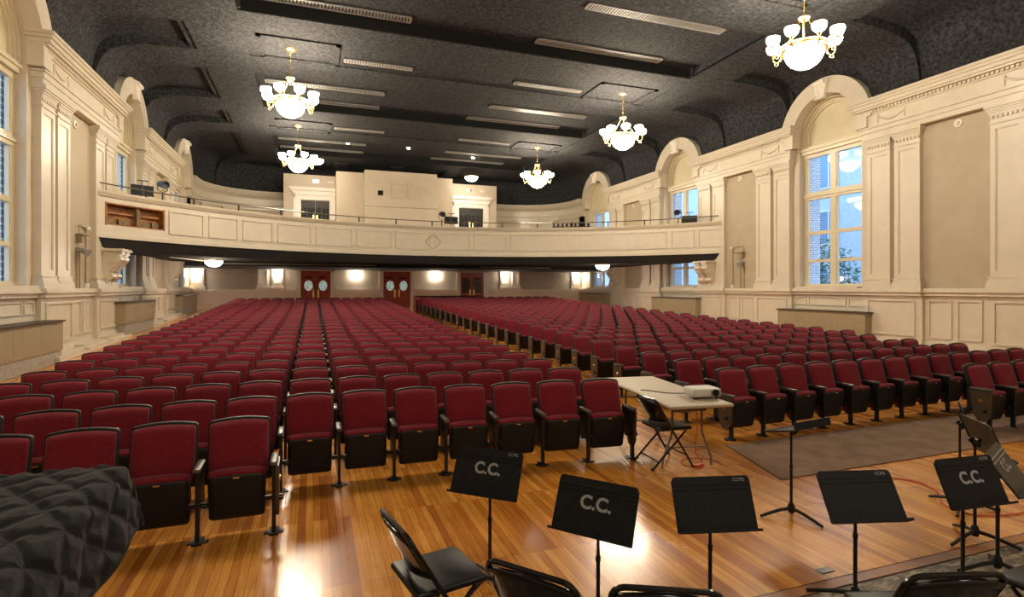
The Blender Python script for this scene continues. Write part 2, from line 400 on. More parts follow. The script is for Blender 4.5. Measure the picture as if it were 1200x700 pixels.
def wall_side(S):
    mb = MB()
    ex = lambda y, z, w: S.P(w, y, z)
    cuts = []
    y = YF
    for c in WIN:
        sbox(mb, S, -.6, 0, y, c-HW, -.3, 9.8)                      # solid part of the wall
        sbox(mb, S, -.6, 0, c-HW, c+HW, -.3, 1.95)                  # below the sill
        poly = [(c+HW, SPR), (c+HW, 9.8), (c-HW, 9.8), (c-HW, SPR)] + arc(c, SPR, HW, 180, 0, 20)[1:-1]
        mb.prism(poly, ex, -.6, 0)
        for e0, e1 in ((c-HW-.3, c-HW+.15), (c+HW-.15, c+HW+.3)):     # brick of the outer reveal
            sbox(mb, S, -.85, -.40, e0, e1, 1.9, SPR, 1)
        y = c+HW
    sbox(mb, S, -.6, 0, y, 38.2, -.3, 9.8)
    o = mb.build('wall_' + S.name, [M_ivory, M_brickrev], smooth=0)
    tag(o, 'long %s side wall of the hall with tall arched windows' % S.name, 'wall', kind='structure')
    # taupe fields between the pilasters
    for i, (a, b) in enumerate(BAYS):
        mb = MB(); sbox(mb, S, 0.001, .02, a+1.6, b-1.6, 1.85, 6.8)
        tag(mb.build('wall_panel_' + S.name, M_taupe, smooth=0), 'plain taupe wall field between pilasters, %s bay of the %s wall' % (NEAR[i], S.name), 'wall panel', kind='structure')
    for i, (a, b) in enumerate(BAYS):
        entablature(S, a, b, i)
        k = 0
        for (p0, p1) in ((a+.1, a+.85), (a+1.0, a+1.75), (b-1.75, b-1.0), (b-.85, b-.1)):
            pilaster(S, p0, p1, i, k); k += 1
        wainscot(S, a, b, i)
    for i, c in enumerate(WIN):
        arch(S, c, i); window(S, c, i); radiator(S, c, i)
        mb = MB(); a, b = BAYS[i][1], (BAYS[i+1][0] if i < 2 else 33.5)
        z0 = fz(a) - .1
        sbox(mb, S, 0, .10, a, b, z0, 1.66); sbox(mb, S, 0, .20, a, b, 1.68, 1.78); sbox(mb, S, 0, .26, a, b, 1.78, 1.84); sbox(mb, S, -.3, .24, c-HW, c+HW, 1.84, 1.96); sbox(mb, S, 0, .22, a, b, 1.84, 1.9)
        panel_frame(mb, S, c-.75, c+.75, 1.3, 1.6, .10)
        panel_frame(mb, S, a+.12, c-.85, 1.3, 1.6, .10); panel_frame(mb, S, c+.85, b-.12, 1.3, 1.6, .10)
        tag(mb.build(trim_name(), M_cream, smooth=0), 'cream sill and dado below the %s window of the %s wall' % (NEAR[i], S.name), 'wall trim', kind='structure')

def panel_frame(mb, S, y0, y1, z0, z1, w, t=.035, d=.03):
    if y1-y0 < .15: return
    sbox(mb, S, w, w+d, y0, y1, z1-t, z1); sbox(mb, S, w, w+d, y0, y1, z0, z0+t)
    sbox(mb, S, w, w+d, y0, y0+t, z0+t, z1-t); sbox(mb, S, w, w+d, y1-t, y1, z0+t, z1-t)

def swag(mb, S, yc, z, w, half=.42):
    pts = [S.P(w, yc+half*t, z-.15*(1-t*t)) for t in [i/8-1 for i in range(17)]]
    mb.tube(pts, [.018+.03*(1-abs(i/8-1)) for i in range(17)], 6)
    for e in (-1, 1):
        mb.tube([S.P(w, yc+e*half, z+.05), S.P(w, yc+e*half*1.02, z-.22)], [.03, .012], 6)

def entablature(S, a, b, i):
    mb = MB()
    for (w, z0, z1) in ((.24, 6.70, 6.84), (.27, 6.84, 6.98), (.31, 6.98, 7.03), (.25, 7.03, 7.42), (.29, 7.42, 7.46), (.30, 7.46, 7.54),
                        (.42, 7.54, 7.60), (.47, 7.60, 7.70), (.52, 7.70, 7.78), (.56, 7.78, 7.86)):
        e = w - .24
        sbox(mb, S, 0, w, a-e, b+e, z0, z1)
    n = int((b-a)/.11)
    for k in range(n):                                               # egg-and-dart row
        y = a + (k+.5)*(b-a)/n
        sbox(mb, S, .30, .345, y-.034, y+.034, 7.465, 7.535)
    swag(mb, S, a+.95, 7.30, .26); swag(mb, S, b-.95, 7.30, .26)
    o = mb.build(trim_name(), M_cream, smooth=30)
    tag(o, 'cream entablature with swags and moulded cornice, %s bay of the %s wall' % (NEAR[i], S.name), 'cornice', kind='structure')

def pilaster(S, y0, y1, i, k):
    mb = MB(); D = .17
    for (e, d, za, zb) in ((.07, D+.08, 1.88, 2.02), (.055, D+.06, 2.02, 2.09), (.03, D+.03, 2.09, 2.17), (.045, D+.045, 2.17, 2.20)):
        sbox(mb, S, 0, d, y0-e, y1+e, za, zb)
    t = .11
    sbox(mb, S, 0, D-.03, y0, y1, 2.2, 6.2)
    sbox(mb, S, D-.03, D, y0, y0+t, 2.2, 6.2); sbox(mb, S, D-.03, D, y1-t, y1, 2.2, 6.2)
    sbox(mb, S, D-.03, D, y0+t, y1-t, 2.2, 2.34); sbox(mb, S, D-.03, D, y0+t, y1-t, 6.08, 6.2)
    panel_frame(mb, S, y0+t, y1-t, 2.34, 6.08, D-.03, .025, .02)
    sbox(mb, S, 0, D, y0, y1, 6.2, 6.42)
    sbox(mb, S, 0, D+.03, y0-.02, y1+.02, 6.2, 6.24)
    n = 7
    for q in range(n):
        y = y0 + (q+.5)*(y1-y0)/n
        sbox(mb, S, D, D+.035, y-.03, y+.03, 6.34, 6.41)
    for (e, z0, z1) in ((.02, 6.42, 6.46), (.035, 6.46, 6.51), (.06, 6.51, 6.56), (.09, 6.56, 6.61), (.12, 6.61, 6.70)):
        sbox(mb, S, 0, D+e, y0-e*.8, y1+e*.8, z0, z1)
    tag(mb.build(trim_name(), M_cream, smooth=0), 'tall cream panelled pilaster, %s from the stage in the %s bay of the %s wall' % (ORD[k+1], NEAR[i], S.name), 'pilaster', kind='structure')

def wainscot(S, a, b, i):
    mb = MB(); zb = fz(a) - .15
    for (y0, y1, w) in ((a-.05, a+1.85, .22), (a+1.85, b-1.85, .10), (b-1.85, b+.05, .22)):
        sbox(mb, S, 0, w, y0, y1, zb, 1.68)
        sbox(mb, S, 0, w+.09, y0-.02, y1+.02, 1.68, 1.78); sbox(mb, S, 0, w+.14, y0-.04, y1+.04, 1.78, 1.84); sbox(mb, S, 0, w+.11, y0-.03, y1+.03, 1.84, 1.9)
        f0 = fz(y0)
        sbox(mb, S, 0, w+.04, y0-.01, y1+.01, zb, f0+.30)
        if w > .2:
            panel_frame(mb, S, y0+.2, y1-.2, f0+.42, 1.56, w, .05, .035)
        else:
            mid = (y0+y1)/2
            panel_frame(mb, S, y0+.1, mid-.06, f0+.42, 1.56, w, .045, .035); panel_frame(mb, S, mid+.06, y1-.1, f0+.42, 1.56, w, .045, .035)
    for q in range(3):
        ya, yb_ = a-.1+(b-a+.2)*q/3, a-.1+(b-a+.2)*(q+1)/3
        sbox(mb, S, 0, .60, ya, yb_, zb, fz(ya)+.12); sbox(mb, S, 0, .48, ya, yb_, zb, fz(ya)+.20)
    tag(mb.build(trim_name(), M_cream, smooth=0), 'cream panelled wainscot with chair rail, %s bay of the %s wall' % (NEAR[i], S.name), 'wainscot', kind='structure')

def arch(S, c, i):
    mb = MB(); ex = lambda y, z, w: S.P(w, y, z)
    ro = 1.80
    outer = arc(c, SPR, ro, 0, 180, 32)
    inner = arc(c, SPR, HW, 180, 0, 32)
    mb.prism([(c+HW, SPR-.35), (c+ro-.15, SPR-.35), (c+ro-.15, SPR-.02)] + outer + [(c-ro+.15, SPR-.02), (c-ro+.15, SPR-.35), (c-HW, SPR-.35)] + inner, ex, 0.0, .33)
    o = mb.build(trim_name(), M_cream, smooth=30)
    tag(o, 'plain cream arch ring over the %s window of the %s wall' % (NEAR[i], S.name), 'arch', kind='structure')
    k = MB()                                                         # keystone
    k.prism([(c-.15, SPR+1.12), (c+.15, SPR+1.12), (c+.26, SPR+1.72), (c-.26, SPR+1.72)], ex, .3, .43)
    k.prism([(c-.20, SPR+1.06), (c+.20, SPR+1.06), (c+.20, SPR+1.14), (c-.20, SPR+1.14)], ex, .3, .47)
    k.tube([S.P(.45, c-.22, SPR+1.62), S.P(.45, c+.22, SPR+1.62)], .09, 10)
    for e in (-.09, 0, .09):
        k.tube([S.P(.43, c+e*.8, SPR+1.16), S.P(.43, c+e*1.4, SPR+1.55)], .03, 6)
    ko = k.build('keystone', M_white, o, smooth=30)

def window(S, c, i):
    root = empty('window_%d' % (i+1 if S.name == 'left' else i+4), S.P(-.28, c, 1.96))
    tag(root, 'tall arched sash window, %s of three on the %s wall' % (NEAR[i], S.name), 'window', kind='structure')
    T = Matrix.Translation(-Vector(root.location))
    mb = MB(); D0, D1 = -.34, -.22
    def bx(y0, y1, z0, z1, w0=D0, w1=D1): sbox(mb, S, w0, w1, y0, y1, z0, z1)
    y0, y1 = c-HW, c+HW
    bx(y0, y0+.16, 1.96, 6.80); bx(y1-.16, y1, 1.96, 6.80); bx(c-.10, c+.10, 1.96, 6.80)
    bx(y0+.002, y1-.002, 6.66, 6.80, D0-.008, D1+.012); bx(y0+.002, y1-.002, 5.12, 5.40, D0-.008, D1+.012); bx(y0+.002, y1-.002, 1.965, 2.06, D0-.008, D1+.012)
    bx(y0, y1, 5.22, 5.28, D1, D1+.05)
    for a, b in ((y0+.16, c-.10), (c+.10, y1-.16)):
        bx(a-.01, b+.01, 3.84, 3.97, D0+.006, D1-.006); bx(a-.01, b+.01, 2.84, 2.94, D0+.006, D1-.006)
        for q in (a, b-.05): bx(q, q+.05, 2.06, 6.66, D0+.02, D1-.02)
        bx((a+b)/2-.06, (a+b)/2+.06, 2.93, 2.97, D1, D1+.03)
    # moulded impost and blind lunette
    bx(y0-.0, y1+.0, 6.80, 6.92, D0, -.12); bx(y0, y1, 6.92, 7.0, D0, -.07); bx(y0, y1, 7.0, 7.06, D0, -.12)
    ex = lambda y, z, w: S.P(w, y, z)
    mo = MB(); 
    for rr, w in ((HW-.01, -.10), (HW-.10, -.15), (HW-.17, -.2)):
        mb.prism([(c+rr, 7.06), ] + arc(c, SPR, rr, 0, 180, 28) + [(c-rr, 7.06), (c-rr+.08, 7.06)] + arc(c, SPR, rr-.08, 180, 0, 28) + [(c+rr-.08, 7.06)], ex, -.34, w)
    mb.v = [tuple(T @ Vector(p)) for p in mb.v]
    mb.build('window_frame', M_winframe, root, smooth=30)
    lu = MB(); lu.prism([(c+HW-.02, 7.04)] + arc(c, SPR, HW-.02, 0, 180, 28) + [(c-HW+.02, 7.04)], ex, -.40, -.26)
    lu.v = [tuple(T @ Vector(p)) for p in lu.v]
    lu.build('lunette', M_lun, root, smooth=0)
    g = MB()
    for a, b in ((y0+.14, c-.08), (c+.08, y1-.14)):
        for z0, z1 in ((2.04, 2.86), (2.92, 3.86), (3.95, 5.14), (5.38, 6.68)):
            x = S.X(-.285)
            g.add([(x, a, z0), (x, b, z0), (x, b, z1), (x, a, z1)], [(0, 1, 2, 3)])
    g.v = [tuple(T @ Vector(p)) for p in g.v]
    g.build('window_pane', M_glass, root, smooth=0)

def radiator(S, c, i):
    zf = fz(c-1.75)
    top = [1.14, 1.46, 1.58][i]
    root = empty('radiator_cover', S.P(.1, c, zf))
    if S.name == 'right': root.rotation_euler = (0, 0, PI)
    h = top - zf
    mb = MB(); mb.box(0, .42, -1.75, 1.75, .34*1.0 if i == 0 else .42, h-.04)
    for e in (-.6, .6): mb.box(.42, .424, e-.004, e+.004, .45, h-.05)
    mb.build('case', M_tan, root, smooth=0)
    t = MB(); t.box(-.02, .46, -1.8, 1.8, h-.04, h)
    for q in range(9): t.box(.03+q*.043, .05+q*.043, -1.7, 1.7, h, h+.008)
    t.build('top_grille', M_endp, root, smooth=0)
    b = MB(); b.box(0, .40, -1.72, 1.72, -.06, .36 if i == 0 else .44)
    b.build('plinth', M_stone, root, smooth=0)
    tag(root, 'tan metal radiator cover under the %s window of the %s wall' % (NEAR[i], S.name), 'radiator')

for S_ in SIDES: wall_side(S_)

# ------------------------------------------------------------------ rear wall below the balcony
mb = MB(); mb.box(XL-.6, XR+.6, YB, YB+.4, 0, 3.6)
tag(mb.build('wall_back', M_rear, smooth=0), 'taupe rear wall under the balcony with red double doors', 'wall', kind='structure')
mb = MB(); mb.box(XL-.6, XR+.6, YF-.3, YF, -.2, 9.8)
tag(mb.build('wall_front', M_ivory, smooth=0), 'plain wall behind the stage', 'wall', kind='structure')
DOORS = [(-.64, .92), (3.92, 5.48), (8.60, 10.06)]
mb = MB(); zf = fz(YB)
spans = [(XL, DOORS[0][0]-.28), (DOORS[0][1]+.28, DOORS[1][0]-.28), (DOORS[1][1]+.28, DOORS[2][0]-.28), (DOORS[2][1]+.28, XR)]
for a, b in spans:
    mb.box(a, b, YB-.08, YB, zf-.1, 1.72); mb.box(a, b, YB-.14, YB, 1.72, 1.84); mb.box(a, b, YB-.11, YB, zf-.1, zf+.2)
    n = max(1, int((b-a)/1.5))
    for k in range(n):
        p, q = a+(b-a)*k/n+.12, a+(b-a)*(k+1)/n-.12
        for (x0, x1, z0, z1) in ((p, q, 1.58, 1.62), (p, q, zf+.3, zf+.34), (p, p+.04, zf+.34, 1.58), (q-.04, q, zf+.34, 1.58)):
            mb.box(x0, x1, YB-.10, YB-.08, z0, z1)
tag(mb.build(trim_name(), M_white, smooth=0), 'cream panelled dado along the rear wall under the balcony', 'wainscot', kind='structure')  # cream trim given the lighter white to imitate sconce light
k = 0
for x0, x1 in ((-6.1, -5.5), (-2.88, -2.30), (-2.16, -1.58), (11.20, 11.80), (11.92, 12.5), (16.2, 16.85)):
    mb = MB()
    mb.box(x0, x1, YB-.10, YB, 1.84, 3.2); mb.box(x0-.10, x1+.10, YB-.18, YB, 1.84, 1.96); mb.box(x0-.05, x1+.05, YB-.14, YB, 1.96, 2.06)
    for (a, b, z0, z1) in ((x0+.08, x0+.12, 2.2, 2.86), (x1-.12, x1-.08, 2.2, 2.86), (x0+.08, x1-.08, 2.16, 2.2), (x0+.08, x1-.08, 2.86, 2.9)):
        mb.box(a, b, YB-.13, YB-.10, z0, z1)
    k += 1
    tag(mb.build(trim_name(), M_white, smooth=0), 'short cream pilaster on the rear wall under the balcony, %s from the left' % ORD[k], 'pilaster', kind='structure')  # lighter white in place of cream, as if lit by the sconces

def ellipse(cx, cz, a, b, n=24): return [(cx+a*math.cos(2*PI*i/n), cz+b*math.sin(2*PI*i/n)) for i in range(n)]
def hall_door(n, x0, x1, style, label):
    root = empty('door_%d' % n, ((x0+x1)/2, YB, zf)); tag(root, label, 'door', kind='structure')
    w = x1-x0; hh = 2.12
    c = MB()
    for s in (-1, 1): c.box(s*(w/2+.14)-.12, s*(w/2+.14)+.12, -.14, 0.0, -.05, hh+.1)
    c.box(-w/2-.26, w/2+.26, -.14, 0, hh, hh+.14)
    c.build('casing', M_white, root, smooth=0)
    hd = MB(); hd.box(-w/2, w/2, -.05, 0, hh-.26, hh); hd.box(-w/2, w/2, -.08, -.05, hh-.29, hh-.26); hd.build('header', M_doorred, root, smooth=0)
    fy = lambda x, z, a: (x, a, z)
    for s in (-1, 1):
        cx = s*w/4
        lf = MB(); lf.box(cx-w/4+.006, cx+w/4-.006, -.05, 0, 0.0, hh-.29); leaf = lf.build('leaf', M_doorred, root, smooth=0)
        g = MB()
        if style == 'oval':
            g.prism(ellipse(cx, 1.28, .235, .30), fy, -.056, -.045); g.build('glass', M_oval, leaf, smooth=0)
            rg = MB(); rg.tube([(x, -.056, z) for x, z in ellipse(cx, 1.28, .245, .31)], .016, 6, closed=True); rg.build('rim', M_doorred, leaf)
        else:
            g.box(cx-.27, cx+.27, -.056, -.045, .82, 1.66); g.build('glass', M_blackglass, leaf, smooth=0)
        b = MB(); b.box(cx-s*(w/4-.13)-.05, cx-s*(w/4-.13)+.05, -.07, -.05, .58, 1.05); b.build('push_plate', M_brass, leaf, smooth=0)
        cl = MB(); cl.box(cx-.26, cx+.16, -.11, -.05, hh-.42, hh-.35); cl.build('door_closer', M_dark, leaf, smooth=0)
hall_door(1, *DOORS[0], 'oval', 'red double door with oval windows at left end of the rear wall')
hall_door(2, *DOORS[1], 'oval', 'red double door with oval windows beyond the centre aisle')
hall_door(3, *DOORS[2], 'square', 'red double door with dark square windows right of the aisle')

def sconce(x, label):
    root = empty('wall_sconce', (x, YB-.10, 2.72))
    p = MB(); p.rbox(-.10, .10, -.03, 0.0, -.12, .10, .01, 1); p.build('back_plate', M_white, root)
    s = MB(); n = 16
    prof = [(.02, -.20), (.14, -.17), (.21, -.08), (.24, .04), (.25, .10)]
    rr = [[(r*math.cos(PI+PI*i/n), -.03 + .8*r*math.sin(PI+PI*i/n), z) for i in range(n+1)] for r, z in prof]
    s.rings(rr, 0, True, True, True)
    s.build('shade', M_sconce, root)
    tag(root, label, 'wall lamp', 'lit sconces along the rear wall')
for x, l in ((-5.85, 'lit wall sconce in the left corner of the rear wall'), (-1.87, 'lit wall sconce on the pilaster left of the left red door'), (2.34, 'lit wall sconce between the left and middle red doors'),
             (7.02, 'lit wall sconce between the middle and right red doors'), (11.5, 'lit wall sconce on the pilaster right of the right red door'), (16.5, 'lit wall sconce in the right corner of the rear wall')):
    sconce(x, l)

# ------------------------------------------------------------------ balcony
RB = 13.556; CY = 26.15 - RB; AM = math.degrees(math.asin((XR-XC)/RB))
def arcpath(r, a0, a1, n):
    """around the balcony front; normals point into the hall (towards the centre)"""
    out = []
    for i in range(n+1):
        a = R(a0 + (a1-a0)*i/n)
        out.append((XC + r*math.sin(a), CY + r*math.cos(a), -math.sin(a), -math.cos(a)))
    return out
bal = empty('balcony', (XC, 26.15, 3.08)); tag(bal, 'curved cream balcony with panelled front across the rear of the hall', 'balcony', kind='structure')
TB = Matrix.Translation(-Vector(bal.location))
def bbuild(mb, name, m, smooth=30):
    mb.v = [tuple(TB @ Vector(p)) for p in mb.v]
    return mb.build(name, m, bal, smooth)
NP = 16; DA = 2*AM/NP
mb = MB()
full = arcpath(RB, -AM, AM, 96)
A1 = -AM + 2.0; A2 = -AM + 10.4                                   # the bay left open at the left end
mb.sweep(arcpath(RB, A2, AM, 88), [(0, 3.44), (0, 4.70), (-.2, 4.70), (-.2, 3.44)])
mb.sweep(arcpath(RB, -AM, A1, 3), [(0, 3.44), (0, 4.70), (-.2, 4.70), (-.2, 3.44)])
mb.sweep(arcpath(RB, A1, A2, 8), [(0, 3.44), (0, 3.86), (-.2, 3.86), (-.2, 3.44)])
mb.sweep(arcpath(RB, A1, A2, 8), [(0, 4.52), (0, 4.70), (-.2, 4.70), (-.2, 4.52)])
mb.sweep(full, [(0.0, 3.44), (.05, 3.44), (.05, 3.56), (.02, 3.60), (0, 3.60)])
bbuild(mb, 'parapet', M_cream)
mb = MB()
mb.sweep(full, [(-.22, 4.70), (.05, 4.70), (.07, 4.75), (.10, 4.78), (.12, 4.82), (.12, 4.86), (-.26, 4.86)])
bbuild(mb, 'parapet_cap', M_cream)
mb = MB()
BND = [-48, -41.8, -36.2, -30.2, -23.3, -15.6, -8.0, 0]
BND = BND + [-q for q in BND[-2::-1]] + [53.2, AM]
for k in range(len(BND)-1):
    a0, a1 = BND[k] + .5, BND[k+1] - .5
    for z0, z1 in ((3.74, 3.79), (4.50, 4.55)):
        mb.sweep(arcpath(RB, a0, a1, 5), [(0, z0), (.042, z0), (.042, z1), (0, z1)])
    for e in (a0, a1):
        mb.sweep(arcpath(RB, e-.1, e+.1, 1), [(0, 3.74), (.042, 3.74), (.042, 4.55), (0, 4.55)])
q = .36
pts = [(XC+q*(.76 if k % 2 else 1)*math.cos(k*PI/4), 26.15-.05, 4.14+q*(.76 if k % 2 else 1)*math.sin(k*PI/4)) for k in range(8)]
mb.tube(pts, .035, 6, closed=True)
bbuild(mb, 'panel_moulding', M_cream)
# the open bay: bare timber inside
mb = MB()
mb.sweep(arcpath(RB, A1-.2, A2+.2, 8), [(-.30, 3.80), (-.30, 4.58), (-.34, 4.58), (-.34, 3.80)], 0)
mb.sweep(arcpath(RB, A1-.2, A2+.2, 8), [(-.02, 3.82), (-.02, 3.875), (-.31, 3.875), (-.31, 3.82)], 0)
mb.sweep(arcpath(RB, A1-.2, A2+.2, 8), [(-.02, 4.51), (-.02, 4.56), (-.31, 4.56), (-.31, 4.51)], 0)
for e in (A1+.06, A2-.06): mb.sweep(arcpath(RB, e-.12, e+.12, 1), [(.012, 3.83), (.012, 4.55), (-.31, 4.55), (-.31, 3.83)], 0)
mb.sweep(arcpath(RB, A1, A2, 8), [(.012, 4.49), (.012, 4.53), (-.08, 4.53), (-.08, 4.49)], 0)
mb.sweep(arcpath(RB, A1, A2, 8), [(.012, 3.85), (.012, 3.88), (-.08, 3.88), (-.08, 3.85)], 0)
mm = A1 + (A2-A1)*.58
mb.sweep(arcpath(RB, mm-.25, mm+.25, 1), [(-.08, 3.86), (-.08, 4.53), (-.18, 4.53), (-.18, 3.86)], 1)
mb.sweep(arcpath(RB, A1, A2, 8), [(-.20, 4.22), (-.20, 4.29), (-.31, 4.29), (-.31, 4.22)], 0)
for e in (.06, .30, .66, .86):
    b0 = A1 + (A2-A1)*e
    mb.sweep(arcpath(RB, b0, b0+1.35, 2), [(-.21, 3.87), (-.21, 4.09), (-.29, 4.09), (-.29, 3.87)], 1)
bbuild(mb, 'open_bay', [M_oldwood, M_oldwood2], 0)
# black underside: fascia, soffit and the lower ceiling at the rear
mb = MB()
mb.sweep(full, [(0.0, 3.44), (-.03, 3.36), (-.10, 3.24), (-.16, 3.14), (-.2, 3.08), (-.5, 3.08), (-.5, 3.44)])
pl = arcpath(RB+.3, -AM, AM, 48)
vs = [(x, y, 3.13) for x, y, _, _ in pl] + [(x, 28.8, 3.13) for x, y, _, _ in pl]
n = len(pl)
mb.add(vs, [(i, i+1, n+i+1, n+i) for i in range(n-1)])
mb.box(XL, XR, 28.8, YB, 2.95, 3.2)
bbuild(mb, 'soffit', M_soffit)
mb = MB()
pl = arcpath(RB+.2, -AM, AM, 48)
vs = [(x, y, 3.85) for x, y, _, _ in pl] + [(x, 30, 4.6) for x, y, _, _ in pl] + [(x, YU, 5.6) for x, y, _, _ in pl]
mb.add(vs, [(i, i+1, n+i+1, n+i) for i in range(n-1)] + [(n+i, n+i+1, 2*n+i+1, 2*n+i) for i in range(n-1)])
bbuild(mb, 'deck', M_oldwood2, 0)
# rail
rail = empty('balcony_rail', (XC, 26.15, 4.86)); tag(rail, 'thin dark metal guard rail along the top of the balcony front', 'railing')
TR_ = Matrix.Translation(-Vector(rail.location))
mb = MB(); mb.tube([tuple(TR_ @ Vector((x, y, 5.10))) for x, y, _, _ in arcpath(RB+.05, -AM+.6, AM-.9, 80)], .022, 6); mb.build('top_rail', M_endp, rail)
for i in range(17):
    a = -AM + .6 + (2*AM-1.5)*i/16
    x, y, _, _ = arcpath(RB+.05, a, a, 1)[0]
    mb = MB(); mb.tube([tuple(TR_ @ Vector((x, y, 4.85))), tuple(TR_ @ Vector((x, y, 5.10)))], .03, 6); mb.build('post', M_iron, rail)
# soffit tubes (surface conduit)
mb = MB(); mb.tube([(-5.2, 24.4, 3.09), (-4.3, 27.9, 3.09), (-3.9, 28.72, 3.05), (3.0, 28.72, 3.05)], .025, 6)
tag(mb.build('conduit', M_tan), 'pale conduit under the balcony leading to the left ceiling bowl', 'conduit')
mb = MB(); mb.tube([(8.5, 28.72, 3.04), (12.6, 28.72, 3.04)], .025, 6)
tag(mb.build('conduit', M_tan), 'pale conduit under the balcony left of the right ceiling bowl', 'conduit')

def console(S, y, z0, label):
    """scrolled bracket carrying the end of the balcony: an S-curve of stone"""
    mb = MB()
    prof = [(.15, z0), (.27, z0), (.27, z0+.1), (.31, z0+.1), (.34, z0+.2), (.31, z0+.32), (.34, z0+.42), (.42, z0+.5), (.54, z0+.62), (.60, z0+.78), (.60, z0+.92), (.65, z0+.92), (.65, z0+1.02), (.15, z0+1.02)]
    for dy in (-.42, .06):
        mb.prism(prof, lambda w, z, a: S.P(w, y+a, z), dy, dy+.36)
        mb.tube([S.P(.50, y+dy-.02, z0+.80), S.P(.50, y+dy+.38, z0+.80)], .13, 12)
        mb.tube([S.P(.33, y+dy-.02, z0+.26), S.P(.33, y+dy+.38, z0+.26)], .10, 12)
        mb.tube([S.P(.34, y+dy+.18, z0+.42), S.P(.42, y+dy+.18, z0+.52), S.P(.52, y+dy+.18, z0+.64)], .06, 8)
    sbox(mb, S, .1, .70, y-.5, y+.5, z0+1.02, z0+1.1)
    tag(mb.build('trim_bracket', M_cream, smooth=40), label, 'bracket', kind='structure')
for S_ in SIDES:
    console(S_, 20.55, 2.02, 'scrolled cream bracket under the balcony end on the %s wall' % S_.name)
    console(S_, 28.6, 2.0, 'scrolled cream bracket deep under the balcony on the %s wall' % S_.name)

def bowl_lamp(x, y, z, label, r=.30, group=None):
    root = empty('ceiling_bowl_lamp', (x, y, z))
    c = MB(); c.lathe([(.001, 0), (r*1.05, 0), (r*1.08, -.03), (r, -.06), (.001, -.06)], 20); c.build('rim', M_gold, root)
    b = MB(); b.lathe([(r*.96, -.06), (r*.93, -.13), (r*.8, -.21), (r*.55, -.28), (r*.2, -.31), (.001, -.315)], 20); b.build('shade', M_sconce, root)
    tag(root, label, 'ceiling lamp', group)
bowl_lamp(-4.0, 26.6, 3.13, 'lit glass bowl lamp under the left end of the balcony', .36)
bowl_lamp(13.8, 24.9, 3.13, 'lit glass bowl lamp under the right end of the balcony', .36)

# ------------------------------------------------------------------ upper rear wall with rounded corners
RC = 3.8
def room_path(inset=0.0, n=14):
    out = []
    out.append((XL, 33.0, 1, 0)); out.append((XL, YU-RC, 1, 0))
    for i in range(1, n+1):
        a = PI - (PI/2)*i/n
        out.append((XL+RC+RC*math.cos(a), YU-RC+RC*math.sin(a), -math.cos(a), -math.sin(a)))
    for i in range(0, n+1):
        a = PI/2 - (PI/2)*i/n
        out.append((XR-RC+RC*math.cos(a), YU-RC+RC*math.sin(a), -math.cos(a), -math.sin(a)))
    out.append((XR, 33.0, -1, 0))
    return out
RP = room_path()
mb = MB(); mb.sweep(RP, [(0, 4.3), (0, 9.6), (-.2, 9.6), (-.2, 4.3)])
tag(mb.build('wall_back_upper', M_ivory), 'curved ivory rear wall above the balcony', 'wall', kind='structure')
mb = MB()
mb.sweep(RP, [(0, 6.70), (.10, 6.70), (.10, 6.84), (.14, 6.84), (.14, 6.98), (.18, 7.0), (.10, 7.04), (.10, 7.40), (.14, 7.44), (.2, 7.52), (.30, 7.58), (.34, 7.68), (.40, 7.74), (.42, 7.84), (0, 7.84)])
tag(mb.build(trim_name(), M_cream), 'cream cornice band curving round the rear wall above the balcony', 'cornice', kind='structure')
k = 0
for q in (5, 9, 19, 23):
    x, y, nx, ny = RP[q]; tx, ty = -ny, nx
    mb = MB()
    for wd, d, z0, z1 in ((.34, .10, 5.0, 6.5), (.38, .14, 6.5, 6.6), (.42, .17, 6.6, 6.70)):
        vs = [(x+tx*a+nx*b, y+ty*a+ny*b, z) for z in (z0, z1) for a, b in ((-wd, -.1), (wd, -.1), (wd, d), (-wd, d))]
        mb.add(vs, [(0,3,2,1),(4,5,6,7),(0,1,5,4),(1,2,6,5),(2,3,7,6),(3,0,4,7)])
    k += 1
    tag(mb.build(trim_name(), M_cream, smooth=0), 'cream pilaster on the curved rear wall above the balcony, %s from the left' % ORD[k], 'pilaster', kind='structure')
# vestibules and projection booth
def block(name, x0, x1, y0, z1, label):
    mb = MB(); mb.box(x0, x1, y0, YU+.1, 4.3, z1)
    return tag(mb.build(name, M_ivory, smooth=0), label, 'wall', kind='structure')
block('wall_vestibule', -1.68, 1.36, 36.0, 8.82, 'ivory box vestibule around the left upper door')
block('wall_vestibule', 8.66, 11.78, 36.0, 8.86, 'ivory box vestibule around the right upper door')
block('wall_booth', 2.84, 7.14, 33.5, 8.86, 'ivory projection booth at the middle of the balcony')
block('wall_booth_side', 1.30, 8.40, 34.7, 8.90, 'set back ivory sides of the projection booth')
mb = MB(); mb.box(4.46, 5.30, 33.44, 33.498, 7.33, 8.12); [mb.box(*q) for q in ((4.40, 4.48, 33.40, 33.46, 7.27, 8.18), (5.28, 5.36, 33.40, 33.46, 7.27, 8.18), (4.48, 5.28, 33.40, 33.46, 8.10, 8.18), (4.48, 5.28, 33.40, 33.46, 7.27, 7.35))]
o = mb.build('booth_hatch', M_ivory, smooth=0); tag(o, 'square ivory projection hatch in the booth wall', 'hatch')
mb = MB(); mb.box(3.60, 3.90, 33.47, 33.5, 7.40, 7.68); tag(mb.build('booth_window', M_dark, smooth=0), 'small dark square opening left of the projection hatch', 'opening')
mb = MB(); mb.box(2.86, 7.12, 33.47, 33.5, 6.72, 6.75); tag(mb.build('conduit', M_tan, smooth=0), 'thin horizontal conduit across the booth wall', 'conduit')

